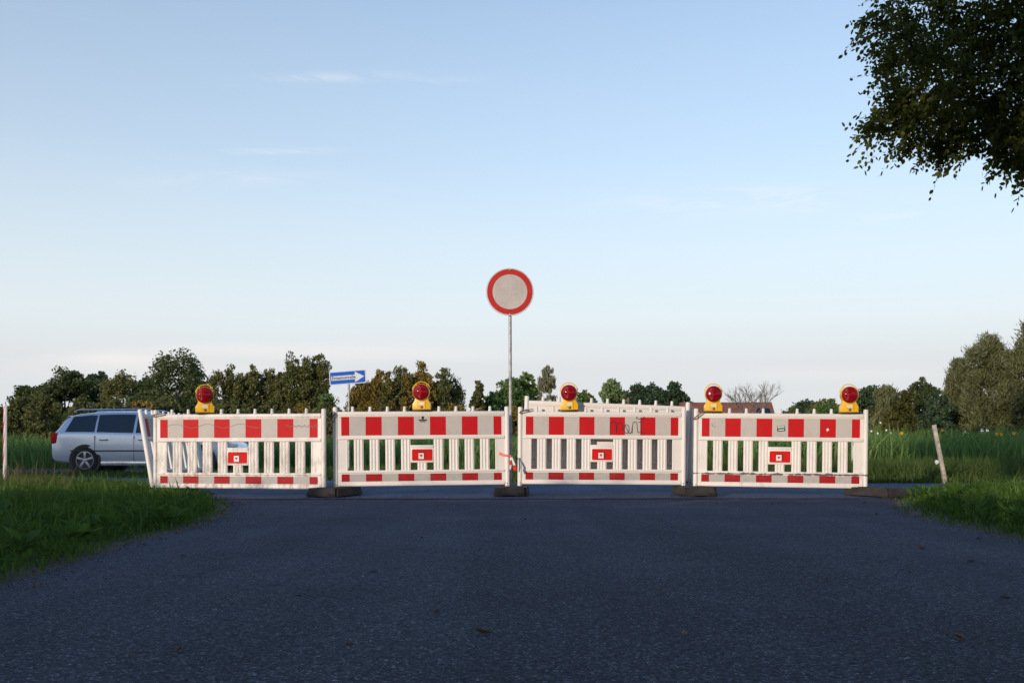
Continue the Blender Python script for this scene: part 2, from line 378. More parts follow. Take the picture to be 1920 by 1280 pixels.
    mu3 = N(t, 'ShaderNodeMix', data_type='RGBA', blend_type='MULTIPLY'); mu3.inputs['Factor'].default_value = 1.0
    t.links.new(mu2.outputs['Result'], mu3.inputs['A']); t.links.new(f5.outputs[0], mu3.inputs['B'])
    t.links.new(mu3.outputs['Result'], b.inputs['Base Color'])
    b.inputs['Roughness'].default_value = rough; b.inputs['Specular IOR Level'].default_value = 0.15
    bp = N(t, 'ShaderNodeBump'); bp.inputs['Strength'].default_value = bump; bp.inputs['Distance'].default_value = 0.006
    ad = math_node(t, 'ADD', math_node(t, 'MULTIPLY', vo.outputs['Distance'], -1.0), fine.outputs['Fac'])
    t.links.new(ad, bp.inputs['Height']); t.links.new(bp.outputs[0], b.inputs['Normal'])
    return m

M = {}
M['soil'] = mat_plain('soil_and_litter', (0.080, 0.062, 0.042), 0.95, var=0.45, scale=3.0, bump=0.6, bscale=30)
M['asphalt'] = mat_asphalt('asphalt_old', (0.073, 0.084, 0.108))
M['asphalt_b'] = mat_asphalt('asphalt_smooth', (0.068, 0.095, 0.150), rough=0.85, bump=0.3, patch=0.2)
M['asphalt_m'] = mat_asphalt('asphalt_main', (0.07, 0.07, 0.07))
M['line'] = mat_plain('road_paint', (0.55, 0.54, 0.5), 0.7, var=0.2, scale=8)
M['grey'] = mat_reflective('sheeting_grey', (0.56, 0.515, 0.47))
M['red'] = mat_reflective('sheeting_red', (0.56, 0.006, 0.010), amt=0.12)
M['grey_low'] = mat_reflective('sheeting_grey_muddy', (0.47, 0.445, 0.415), amt=0.6)
M['red_low'] = mat_reflective('sheeting_red_muddy', (0.36, 0.010, 0.014), amt=0.3)
M['pl_dirty'] = mat_plastic('white_plastic_dirty', dirt=0.95)
M['pl_mid'] = mat_plastic('white_plastic_used', dirt=0.25)
M['pl_clean'] = mat_plastic('white_plastic_clean', dirt=0.08)
M['pl_seam'] = mat_plastic('white_plastic_grimy_seam', dirt=0.45, seam=1.0)
M['plate_red'] = mat_plain('nameplate_red', (0.62, 0.012, 0.010), 0.65, var=0.08, spec=0.15)
M['white'] = mat_plain('white_print', (0.78, 0.76, 0.73), 0.5, var=0.05)
M['black'] = mat_plain('black_print', (0.018, 0.018, 0.02), 0.6)
M['scrawl'] = mat_plain('pen_scrawl', (0.20, 0.15, 0.12), 0.7, var=0.3)
M['steel'] = mat_plain('galvanised_steel', (0.36, 0.36, 0.35), 0.5, metal=0.35, var=0.3, scale=22, bump=0.05)
M['iron'] = mat_plain('weathered_iron', (0.17, 0.14, 0.11), 0.55, metal=0.5, var=0.4, scale=40)
M['yellow'] = mat_plain('yellow_plastic', (0.84, 0.47, 0.004), 0.42, var=0.06, coat=0.15)
M['yellow_d'] = mat_plain('yellow_plastic_seam', (0.42, 0.19, 0.004), 0.5)
M['rubber'] = mat_plain('recycled_rubber', (0.036, 0.031, 0.028), 0.9, var=0.5, scale=9, bump=0.5, bscale=45)
M['tape_red'] = mat_plain('tape_red', (0.72, 0.035, 0.02), 0.4)
M['blue'] = mat_plain('sign_blue', (0.008, 0.10, 0.46), 0.65, var=0.06, spec=0.15)
M['signwhite'] = mat_plain('sign_white', (0.62, 0.64, 0.68), 0.65, var=0.04, spec=0.15)
M['wood'] = mat_plain('grey_wood', (0.42, 0.37, 0.30), 0.9, var=0.4, scale=18, bump=0.5, bscale=30)
M['bark'] = mat_plain('bark', (0.055, 0.045, 0.035), 0.95, var=0.4, scale=8, bump=0.6, bscale=14)
M['bark_grey'] = mat_plain('bark_grey', (0.20, 0.17, 0.14), 0.95, var=0.3, scale=8)
M['roof'] = mat_plain('clay_roof', (0.19, 0.075, 0.045), 0.85, var=0.3, scale=1.6)
M['brick'] = mat_plain('brick_wall', (0.18, 0.09, 0.06), 0.9, var=0.25, scale=4)
M['slate'] = mat_plain('dark_boarding', (0.05, 0.05, 0.055), 0.8, var=0.2)
M['panel'] = mat_plain('solar_glass', (0.008, 0.009, 0.014), 0.35)
M['carpaint'] = mat_plain('silver_paint', (0.62, 0.66, 0.72), 0.32, metal=0.35, var=0.03, coat=0.7)
M['glass'] = mat_plain('car_glass', (0.012, 0.018, 0.018), 0.08, var=0.1, coat=0.3)
M['tyre'] = mat_plain('tyre', (0.014, 0.014, 0.014), 0.8)
M['rim'] = mat_plain('alloy', (0.42, 0.43, 0.45), 0.35, metal=0.6)
M['trim'] = mat_plain('black_trim', (0.02, 0.02, 0.02), 0.5)
M['chrome'] = mat_plain('bright_trim', (0.6, 0.62, 0.65), 0.25, metal=0.8)
M['leaf_litter'] = mat_plain('dry_leaf', (0.21, 0.095, 0.04), 0.8, var=0.4, scale=20)
M['leaf_litter2'] = mat_plain('dry_leaf_pale', (0.30, 0.21, 0.12), 0.8, var=0.3, scale=20)
M['leaf_litter3'] = mat_plain('dry_leaf_dark', (0.12, 0.08, 0.055), 0.8, var=0.3, scale=20)
M['green_sticker'] = mat_plain('sticker_green', (0.12, 0.27, 0.16), 0.5)
M['petal'] = mat_plain('petal_yellow', (0.75, 0.42, 0.01), 0.6)
M['petal_w'] = mat_plain('petal_white', (0.7, 0.7, 0.72), 0.6)
def mat_lens():
    m, t, b = mat_new('red_lens')
    tcn = N(t, 'ShaderNodeTexCoord')
    wv = N(t, 'ShaderNodeTexWave', wave_type='RINGS', rings_direction='Y'); wv.inputs['Scale'].default_value = 30
    t.links.new(tcn.outputs['Object'], wv.inputs['Vector'])
    bp = N(t, 'ShaderNodeBump'); bp.inputs['Strength'].default_value = 0.55; bp.inputs['Distance'].default_value = 0.004
    t.links.new(wv.outputs['Fac'], bp.inputs['Height'])
    rp = N(t, 'ShaderNodeValToRGB'); rp.color_ramp.elements[0].color = (0.12, 0.0, 0.002, 1); rp.color_ramp.elements[1].color = (0.40, 0.001, 0.008, 1)
    t.links.new(wv.outputs['Fac'], rp.inputs[0]); t.links.new(rp.outputs[0], b.inputs['Base Color'])
    b.inputs['Roughness'].default_value = 0.22; t.links.new(bp.outputs[0], b.inputs['Normal'])
    b.inputs['Coat Weight'].default_value = 0.5; b.inputs['Coat Roughness'].default_value = 0.04; b.inputs['Specular IOR Level'].default_value = 0.2
    return m
M['lens'] = mat_lens()

# ------------------------------------------------------------------ ground, roads
def struct(o): o['kind'] = 'structure'; return o
def flat_poly(name, pts, z, mat):
    bm = bmesh.new(); vs = [bm.verts.new((x, y, z)) for x, y in pts]
    f = bm.faces.new(vs); f.normal_update()
    if f.normal.z < 0: f.normal_flip()
    bmesh.ops.triangulate(bm, faces=bm.faces[:])
    me = bpy.data.meshes.new(name); bm.to_mesh(me); bm.free(); me.materials.append(mat)
    o = bpy.data.objects.new(name, me); COL.objects.link(o); return struct(o)
flat_poly('ground', [(-1500, -300), (1500, -300), (1500, 2500), (-1500, 2500)], 0.0, M['soil'])

LE = [(-60, -2.1), (0, -2.15), (4.27, -2.2), (5.2, -2.26), (6.2, -2.36), (7.0, -2.37), (8.0, -2.42), (9.3, -2.64), (10.2, -2.86), (10.9, -3.08), (11.8, -3.42), (13.0, -3.85), (14.5, -4.7), (16.5, -6.2), (18.3, -9.0), (19.5, -14), (20.3, -40)]
RE = [(-60, 3.15), (0, 3.2), (5, 3.22), (6.4, 3.28), (7.0, 3.33), (8.0, 3.42), (9.0, 3.58), (10.0, 3.86), (10.9, 4.18), (11.8, 4.5), (12.6, 4.85), (14.0, 5.6), (15.0, 7.0), (15.6, 12.0), (16, 40)]
def edgex(E, Y): return np.interp(Y, [e[0] for e in E], [e[1] for e in E])
def jag(E, y0, y1, step, amp, sgn):
    out = []
    y = y0
    while y <= y1:
        x = float(edgex(E, y)); out.append((x + sgn * amp * (mnoise.noise(Vector((0, y * 2.3, sgn))) + 0.6 * mnoise.noise(Vector((0, y * 8, sgn)))), y)); y += step
    return out
L1 = [(-2.1, -60), (-2.15, 0)] + jag(LE, 2.0, 11.9, 0.07, 0.07, -1)
R1 = [(3.15, -60), (3.2, 0)] + jag(RE, 2.0, 11.9, 0.07, 0.06, 1)
flat_poly('road', L1 + R1[::-1], 0.004, M['asphalt'])
seam = []
for i in range(50):
    x = -3.6 + 8.2 * i / 49
    seam.append((x, 11.70 + 0.02 * x + 0.05 * mnoise.noise(Vector((x * 1.7, 3, 0))) + 0.02 * mnoise.noise(Vector((x * 9, 3, 0)))))
nearL = [(x, y) for y, x in LE if y > 11.9][::-1]
nearR = [(x, y) for y, x in RE if y > 11.9]
far = [(40, 17.3), (8, 16.9), (0, 17.4), (-5, 19.0), (-9, 20.8), (-16, 22.0), (-40, 22.3)]
flat_poly('cross_path', nearL + seam + nearR + far, 0.010, M['asphalt_b'])
flat_poly('main_road', [(-120, 23.4), (120, 22.6), (120, 28.8), (-120, 29.6)], 0.006, M['asphalt_m'])
def mline(name, off, wd):
    return flat_poly(name, [(-120, 23.4 + off), (120, 22.6 + off), (120, 22.6 + off + wd), (-120, 23.4 + off + wd)], 0.011, M['line'])
mline('edge_line', 0.25, 0.12); mline('centre_line', 3.0, 0.12)

# ------------------------------------------------------------------ grass and crops
def blades(name, P, h, wd, bend, mat, kind='stuff', label=None, cat=None, az=None):
    n = len(P); az = rng.uniform(0, 2 * np.pi, n) if az is None else az
    d = np.stack([np.cos(az), np.sin(az), np.zeros(n)], 1)
    fz = rng.uniform(0, 2 * np.pi, n)
    s = np.stack([np.cos(fz), np.sin(fz), np.zeros(n)], 1) * (wd[:, None] / 2)
    up = np.array([0, 0, 1.0])
    def spine(t): return P + up * (h * t * (1 - 0.35 * bend * t))[:, None] + d * (h * bend * t * t)[:, None]
    a, b_, c = spine(0.0), spine(0.5), spine(1.0)
    V = np.stack([a - s * 0.8, a + s * 0.8, b_ - s, b_ + s, c], 1).reshape(-1, 3)
    base = np.arange(n)[:, None] * 5
    loops = np.concatenate([base + np.array([[0, 1, 3, 2]]), base + np.array([[2, 3, 4]])], 1).ravel()
    st = (np.arange(n)[:, None] * 7 + np.array([[0, 4]])).ravel()
    o = np_mesh(name, V, loops, st, mat); 
    if kind: tag(o, label, cat, kind=kind)
    return o
def vnoise(P, sc, seed=0.0):
    return np.array([mnoise.noise(Vector((p[0] * sc + seed, p[1] * sc, seed))) for p in P])
def region(n, x0, x1, y0, y1, dens):
    out = []
    tot = 0
    while tot < n:
        X = rng.uniform(x0, x1, n); Y = rng.uniform(y0, y1, n)
        k = rng.uniform(0, 1, n) < dens(X, Y)
        out.append(np.stack([X[k], Y[k], np.zeros(k.sum())], 1)); tot += k.sum()
    return np.concatenate(out)[:n]

G1 = mat_leaf('grass_green', [(0.025, 0.058, 0.008), (0.060, 0.125, 0.016), (0.11, 0.21, 0.028), (0.22, 0.26, 0.07)], 0.4, 2.2)
G2 = mat_leaf('grass_dark', [(0.025, 0.044, 0.010), (0.050, 0.086, 0.016), (0.085, 0.135, 0.028), (0.14, 0.17, 0.05)], 0.3, 0.7)
G3 = mat_leaf('grass_dry', [(0.10, 0.085, 0.035), (0.16, 0.12, 0.05), (0.22, 0.16, 0.08)], 0.3, 1.0)
WEED = mat_leaf('weed_leaf', [(0.045, 0.095, 0.014), (0.09, 0.175, 0.028), (0.15, 0.25, 0.045)], 0.45, 2.0)
CROP = mat_leaf('crop_leaf', [(0.06, 0.11, 0.026), (0.11, 0.20, 0.045), (0.18, 0.30, 0.07), (0.28, 0.34, 0.11)], 0.45, 0.35)

def densL(X, Y):
    e = edgex(LE, Y) - 0.03
    inside = X < e
    fade = np.clip((e - X) / 0.35, 0.12, 1)
    return inside * fade * np.clip((5.0 / np.maximum(Y, 3.2)) ** 1.1, 0, 1)
P = region(120000, -8.5, -2.1, 3.2, 18.5, densL)
e = edgex(LE, P[:, 1]) - P[:, 0]
nzv = vnoise(P, 0.9, 3.1)
nz2_ = vnoise(P, 2.6, 4.4)
h = (0.06 + 0.09 * np.clip(e / 0.9, 0, 1) + 0.06 * nzv + 0.06 * nz2_) * rng.uniform(0.45, 1.3, len(P)) * np.where(rng.uniform(0, 1, len(P)) < 0.05, 1.9, 1.0); h = np.clip(h, 0.02, 0.38)
blades('grass', P, h, rng.uniform(0.003, 0.010, len(P)) * (0.8 + P[:, 1] / 14), rng.uniform(0.1, 1.35, len(P)), G1, label='green grass on the left verge beside the road', cat='grass')
def densR(X, Y):
    e = edgex(RE, Y) + 0.03
    return (X > e) * np.clip((X - e) / 0.4, 0.12, 1) * np.clip((7.0 / np.maximum(Y, 5)) ** 1.1, 0, 1)
P = region(70000, 3.1, 9.5, 5.2, 15.5, densR)
e = P[:, 0] - edgex(RE, P[:, 1])
h = (0.05 + 0.10 * np.clip(e / 0.9, 0, 1) + 0.06 * vnoise(P, 0.9, 8.1) + 0.06 * vnoise(P, 2.6, 1.4)) * rng.uniform(0.45, 1.3, len(P)) * np.where(rng.uniform(0, 1, len(P)) < 0.05, 1.9, 1.0); h = np.clip(h, 0.02, 0.4)
blades('grass', P, h, rng.uniform(0.003, 0.010, len(P)) * (0.8 + P[:, 1] / 14), rng.uniform(0.1, 1.35, len(P)), G1, label='green grass on the right verge beside the road', cat='grass')
# verge between the cross path and the main road
farY = lambda X: np.interp(X, [-40, -16, -9, -5, 0, 8, 40], [22.3, 22.0, 20.8, 19.0, 17.4, 16.9, 17.3])
def densV(X, Y): return ((Y > farY(X) + 0.05) & (Y < 22.9)) * 1.0
P = region(52000, -14, 16, 16.8, 23, densV)
tall = np.interp(P[:, 0], [-8, -4, 0, 3], [0.13, 0.22, 0.34, 0.42]) * np.clip((P[:, 1] - farY(P[:, 0])) / 1.2, 0.35, 1)
h = tall * rng.uniform(0.6, 1.35, len(P))
blades('grass', P, h, rng.uniform(0.009, 0.018, len(P)), rng.uniform(0.1, 0.8, len(P)), G2, label='rough dark grass strip beyond the cross path', cat='grass')
P = region(14000, -30, -7, 18.5, 23.2, lambda X, Y: (Y < farY(X) - 1.9) * 1.0)
blades('grass', P, rng.uniform(0.08, 0.2, len(P)), rng.uniform(0.01, 0.018, len(P)), rng.uniform(0.1, 0.8, len(P)), G2, label='low grass left of the cross path near the car', cat='grass')
# dry tall stalks
P = np.concatenate([region(420, -9.5, -5.4, 12, 16.5, lambda X, Y: (np.abs(X + 0.5 * Y - 0.1) < 0.7) * 0.8 + 0.02), region(60, 6.6, 9, 13.2, 15.5, lambda X, Y: X * 0 + 0.5)])
blades('dry_grass', P, rng.uniform(0.2, 0.6, len(P)), rng.uniform(0.003, 0.008, len(P)), rng.uniform(0.1, 1.1, len(P)), G3, label='dry brown grass stalks standing above the verges', cat='grass')
# weeds: rosettes of broad leaves
def weeds(name, pts, size, mat, label):
    V = []; loops = []; st = []; lc = 0; vc = 0
    for p in pts:
        s0 = size * random.uniform(0.6, 1.4)
        for k in range(random.randint(4, 8)):
            az = random.uniform(0, 6.28); el = random.uniform(0.25, 1.15); L = s0 * random.uniform(0.7, 1.2); W = L * random.uniform(0.32, 0.5)
            d = np.array([math.cos(az) * math.cos(el), math.sin(az) * math.cos(el), math.sin(el)]); sd = np.array([-math.sin(az), math.cos(az), 0]); dn = np.array([0, 0, -1.0])
            b0 = np.array(p) + d * L * 0.35
            pr = [b0, b0 + d * L * 0.3 + sd * W * 0.5, b0 + d * L * 0.7 + sd * W * 0.42 + dn * L * 0.08, b0 + d * L + dn * L * 0.22,
                  b0 + d * L * 0.7 - sd * W * 0.42 + dn * L * 0.08, b0 + d * L * 0.3 - sd * W * 0.5]
            V += pr; loops += [vc, vc + 1, vc + 2, vc + 3, vc, vc + 3, vc + 4, vc + 5]; st += [lc, lc + 4]; vc += 6; lc += 8
    return tag(np_mesh(name, np.array(V), loops, st, mat), label, 'weeds', kind='stuff')
pl = region(420, -5.5, -2.2, 3.6, 10, lambda X, Y: (X < edgex(LE, Y) - 0.12) * np.where(X < edgex(LE, Y) - 0.9, 1.0, 0.6))
weeds('weeds', [(p[0], p[1], random.uniform(0.02, 0.09)) for p in pl], 0.10, WEED, 'broad-leaved weeds in the left verge')
pl = region(420, 3.3, 8, 6, 13, lambda X, Y: (X > edgex(RE, Y) + 0.2) * 1.0)
weeds('weeds', [(p[0], p[1], random.uniform(0.03, 0.1)) for p in pl], 0.088, WEED, 'broad-leaved weeds in the right verge')
# crop field beyond the main road
P = region(56000, -50, 62, 29.9, 62, lambda X, Y: np.clip((33 / Y) ** 2.2, 0, 1) * (np.abs(X) < Y * 0.62 + 4))
hh = (1.18 + 0.22 * vnoise(P, 0.25, 5)) * rng.uniform(0.65, 1.2, len(P)) * np.interp(P[:, 0], [-10, 3, 10, 40], [0.95, 1.0, 1.15, 1.2])
blades('crop_field', P, hh, rng.uniform(0.025, 0.055, len(P)), rng.uniform(0.08, 0.7, len(P)), CROP, label='tall green crop field beyond the main road', cat='crops')
P = region(30000, -120, 140, 62, 125, lambda X, Y: X * 0 + 1.0)
blades('meadow_grass', P, rng.uniform(0.3, 0.9, len(P)), rng.uniform(0.06, 0.12, len(P)), rng.uniform(0.1, 0.8, len(P)), G2, label='far meadow in front of the trees', cat='grass')

# ------------------------------------------------------------------ barriers
def stroke(mb, pts, wd, y, mat=0):            # flat pen line in the x,z plane, a hair thick
    for (x0, z0), (x1, z1) in zip(pts[:-1], pts[1:]):
        d = Vector((x1 - x0, z1 - z0)); L = d.length
        if L < 1e-6: continue
        n = Vector((-d.y, d.x)) / L * wd / 2; d2 = d / L * wd * 0.25
        q = [(x0 + n.x - d2.x, z0 + n.y - d2.y), (x0 - n.x - d2.x, z0 - n.y - d2.y), (x1 - n.x + d2.x, z1 - n.y + d2.y), (x1 + n.x + d2.x, z1 + n.y + d2.y)]
        mb.add([(a, y, b) for a, b in q] + [(a, y + 0.0012, b) for a, b in q], [(0, 1, 2, 3), (4, 7, 6, 5), (0, 4, 5, 1), (1, 5, 6, 2), (2, 6, 7, 3), (3, 7, 4, 0)], mat)

def barrier(pl, pr, white, label, group, lean=0.0, peg_skip=(), latch=None, plain=False):
    pl = Vector(pl); pr = Vector(pr); d = pr - pl; L = d.length
    yaw = math.atan2(d.y, d.x); pit = -math.asin(d.z / L)
    root = empty('safety_barrier', pl, (lean, pit, yaw))
    tag(root, label, 'barrier', group)
    for x in (0.0, L):
        mb = MB(); mb.tube([(x, 0, 0.105), (x, 0, 1.105), (x, 0, 1.118)], [0.030, 0.030, 0.024], 16)
        p = mb.build('post', white, root)
        sx = 1 if x == 0 else -1
        for (bx, bz, yy) in ((x + sx * 0.004, 0.15, -0.031), (x + sx * 0.006, 0.122, -0.031)):
            b = MB(); b.lathe([(0.008, 0), (0.008, 0.004), (0.003, 0.006)], 10, M=Matrix.Translation((bx, yy + 0.003, bz))); b.build('bolt', M['iron'], p)
    xa, xb = 0.028, L - 0.028
    def rail(z0, z1, dep):
        mb = MB(); mb.box(xa, xb, -dep, dep, z0, z1, min(0.016, (z1 - z0) * 0.35), seg=3); return mb
    mb = rail(1.010, 1.062, 0.026)
    mb.box(xa + 0.01, xb - 0.01, -0.0265, 0.0, 1.000, 1.012, 0.003)
    mb.build('rail', white, root)
    rail(0.712, 0.752, 0.027).build('rail', white, root)
    rail(0.293, 0.328, 0.027).build('rail', white, root)
    mb = rail(0.130, 0.182, 0.028)
    mb.build('rail', white, root)
    # pegs along the top rail
    for i in range(1, 10):
        if i in peg_skip: continue
        x = i * L / 10
        mb = MB(); mb.tube([(x, 0, 1.058), (x, 0, 1.068), (x, 0, 1.08), (x, 0, 1.118), (x, 0, 1.124)], [0.028, 0.022, 0.0185, 0.0175, 0.013], 12)
        mb.build('peg', white, root)
    # striped boards
    pa, pb = 0.072, L - 0.072; u = (pb - pa) / 10
    for (z0, z1, mr, mg, yy) in ((0.760, 0.999, M['red'], M['grey'], -0.0155), (0.186, 0.287, M['red_low'], M['grey_low'], -0.0155)):
        mb = MB()
        mb.box(xa, xb, -0.015, 0.015, z0 - 0.010, z1 + 0.013, 0.0, 0)
        cuts = [pa, pa + u / 2] + [pa + u / 2 + u * k for k in range(1, 10)] + [pb]
        for k in range(0 if plain else len(cuts) - 1):
            mb.box(cuts[k], cuts[k + 1], -0.0175, -0.0150, z0 + 0.004, z1 - 0.004, 0.0, 1 if k % 2 == 0 else 2)
            mb.box(cuts[k], cuts[k + 1], 0.0150, 0.0175, z0 + 0.004, z1 - 0.004, 0.0, 1 if k % 2 == 0 else 2)
        mb.build('plain_board' if plain else 'striped_board', [white, mr, mg], root)
    # ribbed slats
    def slat(x0, x1, z0=0.326, z1=0.716, ribs=3):
        mb = MB(); mb.box(x0, x1, -0.010, 0.010, z0, z1)
        rw = (x1 - x0) / ribs
        for k in range(ribs):
            xc = x0 + rw * (k + 0.5)
            mb.tube([(xc, 0, z0), (xc, 0, z1)], rw * 0.47, 12, flat=1.0, caps=False)
        mb.build('slat', white, root)
    u2 = (L - 0.2) / 10.0                       # slat pitch
    mid = L / 2
    cw = 0.145
    sw = u2 * 0.61
    c0 = mid - cw - sw
    for side in (-1, 1):
        for k in range(4):
            x0 = cw + k * u2; x1 = x0 + sw
            a, b = (mid + x0, mid + x1) if side > 0 else (mid - x1, mid - x0)
            slat(a, b)
        last = cw + 3 * u2 + sw + (u2 - sw)
        a, b = (mid + last, xb) if side > 0 else (xa, mid - last)
        mb = MB(); mb.box(a, b, -0.010, 0.010, 0.326, 0.716)
        e0 = a if side > 0 else b
        mb.tube([(e0 + side * 0.012, 0, 0.326), (e0 + side * 0.012, 0, 0.716)], 0.014, 12, caps=False)
        mb.build('slat', white, root)
    slat(mid - sw / 2, mid + sw / 2, 0.326, 0.425)
    # centre holder with red name plate
    mb = MB(); mb.box(mid - cw, mid + cw, -0.020, 0.020, 0.418, 0.636, 0.010)
    mb.box(mid - cw, mid + cw, -0.026, 0.026, 0.608, 0.640, 0.010)
    holder = mb.build('plate_holder', white, root)
    if plain: root['len'] = L; return root, L
    pm = MB()
    def rr(x0, x1, z0, z1, r, n=5):
        pts = []
        for cx, cz, a0 in ((x1 - r, z0 + r, -90), (x1 - r, z1 - r, 0), (x0 + r, z1 - r, 90), (x0 + r, z0 + r, 180)):
            for i in range(n): a = R(a0 + 90 * i / (n - 1)); pts.append((cx + r * math.cos(a), cz + r * math.sin(a)))
        return pts
    pm.prism(rr(mid - 0.128, mid + 0.128, 0.445, 0.587, 0.014), -0.0235, -0.0195, 0.001, seg=1)
    np_ = pm.build('name_plate', M['plate_red'], root)
    em = MB(); sx0 = mid - 0.046; sz0 = 0.466
    em.box(sx0, sx0 + 0.066, -0.0252, -0.0238, sz0, sz0 + 0.072, 0, 0)
    em.prism([(sx0 + 0.012, sz0 + 0.054), (sx0 + 0.054, sz0 + 0.054), (sx0 + 0.033, sz0 + 0.018)], -0.0266, -0.0254, 0, 1)
    for k in range(5):                          # small black lettering above and beside the square, too small to read
        em.box(sx0 + 0.006 + k * 0.016, sx0 + 0.017 + k * 0.016, -0.0252, -0.0238, sz0 + 0.076, sz0 + 0.092, 0, 2)
        em.box(sx0 + 0.071, sx0 + 0.088, -0.0252, -0.0238, sz0 + 0.002 + k * 0.0148, sz0 + 0.013 + k * 0.0148, 0, 2)
    em.build('emblem', [M['white'], M['plate_red'], M['black']], np_)
    if latch:
        (x0, z0), (x1, z1) = latch
        lm = MB(); dx = Vector((x1 - x0, 0, z1 - z0)); nn = Vector((-dx.z, 0, dx.x)).normalized() * 0.014
        a = Vector((x0, -0.036, z0)); b = a + dx
        ring = [a + nn, b + nn * 0.8, b + dx.normalized() * 0.008, b - nn * 0.8, a - nn, a - dx.normalized() * 0.012, a + nn]
        lm.tube(ring, 0.0055, 8); lm.lathe([(0.012, 0), (0.012, 0.008), (0.006, 0.011)], 12, M=Matrix.Translation((x0, -0.03, z0)))
        lm.build('latch', M['iron'], root)
    root['len'] = L
    return root, L

GB = 'red and white barriers closing the road'
def endpt(px, Y, z): return ((px - 960) * Y / FPX, Y, z)
B1, L1_ = barrier(endpt(292, 12.67, -0.03), endpt(607, 12.23, -0.03), M['pl_dirty'], 'dirty red and white barrier at the left end with a wavy pen line on it', GB, peg_skip=(3,), latch=((-0.01, 1.045), (0.15, 1.065)))
B2, L2_ = barrier(endpt(630, 12.40, -0.004), endpt(951.5, 12.63, 0.014), M['pl_mid'], 'red and white barrier with a black figure sticker, left of the round sign pole', GB, peg_skip=(5,), latch=((0.0, 1.03), (-0.035, 0.93)))
B3, L3_ = barrier(endpt(974.5, 12.77, 0.015), endpt(1281, 12.80, 0.002), M['pl_clean'], 'red and white barrier with black graffiti, right of the round sign pole', GB, peg_skip=(3,), latch=((0.0, 1.045), (0.16, 1.08)))
B4, L4_ = barrier(endpt(1303.5, 12.70, -0.008), endpt(1621.5, 12.45, -0.032), M['pl_seam'], 'red and white barrier at the right end with a green sticker and two lamps', GB, peg_skip=(1, 9), latch=((-0.02, 0.985), (0.10, 1.075)))
B5, L5_ = barrier((-4.60, 12.80, 0.0), (-4.60, 14.95, 0.0), M['pl_mid'], 'barrier seen edge-on, leaning to the left behind the left end barrier', GB, lean=R(-9.5))
B6, L6_ = barrier(endpt(982, 12.93, 0.165), endpt(1284, 12.965, 0.085), M['pl_clean'], 'raised white barrier parked behind the graffiti barrier, pegs showing above it', GB, plain=True)
B7, L7_ = barrier((endpt(982, 13.0, 0)[0] + 0.10, 13.02, 0.04), (endpt(982, 13.0, 0)[0] + 0.10 + 2.09, 13.06, 0.04), M['pl_clean'], 'hindmost white barrier, seen only through the slots of the graffiti barrier', GB, plain=True)

mb = MB(); mb.tube([(L1_, 0, 0.03), (L1_, 0, 0.106)], 0.020, 12); mb.build('foot_tube', M['iron'], B1)
# pen line on the left barrier
def wave(x0, x1, zc, amp, fr, n=90): return [(x0 + (x1 - x0) * i / n, zc + amp * math.sin(fr * i / n * 6.28) + 0.008 * mnoise.noise(Vector((i * 0.2, 0, 0)))) for i in range(n + 1)]
mb = MB(); stroke(mb, wave(0.18, 1.45, 0.912, 0.024, 2.9), 0.0055, -0.0190)
pts = [(1.78 + 0.42 * i / 60, 0.905 + 0.014 * math.sin(i * 1.5) + 0.008 * math.sin(i * 0.6)) for i in range(61)]
stroke(mb, pts, 0.004, -0.0190); mb.build('pen_scrawl', M['scrawl'], B1)
# graffiti letters on the third barrier
def z3(py): return 0.59 + (842 - py) * 12.78 / FPX - 0.01
def x3(px): return (px - 974.5) * 12.78 / FPX
mb = MB()
def gl(pts): stroke(mb, [(x3(940 + a * 0.2031), z3(700 + b * 0.2031)) for a, b in pts], 0.0085, -0.0190)
def arcp(cx, cy, rx, ry, a0, a1, n=24): return [(cx + rx * math.cos(R(a0 + (a1 - a0) * i / n)), cy + ry * math.sin(R(a0 + (a1 - a0) * i / n))) for i in range(n + 1)]
gl([(1003, 552), (998, 500), (1006, 465)] + arcp(1030, 465, 24, 24, 180, 340) + [(1056, 500), (1058, 545)])
gl([(1058, 540), (1064, 478)] + arcp(1088, 474, 24, 22, 180, 350) + [(1114, 510), (1120, 525)])
gl(arcp(1152, 508, 24, 40, 0, 360)); gl([(1130, 470), (1150, 500), (1172, 545)] + arcp(1180, 520, 22, 30, 90, -30))
gl([(1204, 545), (1206, 480), (1212, 455)] + arcp(1230, 462, 18, 20, 190, 350) + [(1250, 500), (1256, 540)])
gl([(1262, 540), (1330, 546)]); gl([(1290, 542), (1286, 445)]); gl([(1262, 446), (1312, 440)])
gl(arcp(1280, 405, 38, 12, 0, 360, 30))
mb.build('graffiti', M['black'], B3)
# small figure sticker on the second barrier
mb = MB(); cx = (792 - 630) * 12.5 / FPX; cz = 0.59 + (842 - 787) * 12.5 / FPX
mb.lathe([(0.018, 0), (0.018, 0.0015)], 16, M=Matrix.Translation((cx, -0.0178, cz + 0.024)))
mb.box(cx - 0.052, cx + 0.052, -0.0193, -0.0178, cz - 0.014, cz + 0.002)
mb.box(cx - 0.036, cx + 0.036, -0.0190, -0.0178, cz - 0.030, cz - 0.019)
mb.box(cx - 0.010, cx + 0.010, -0.0191, -0.0178, cz + 0.002, cz + 0.012)
mb.build('figure_sticker', M['black'], B2)
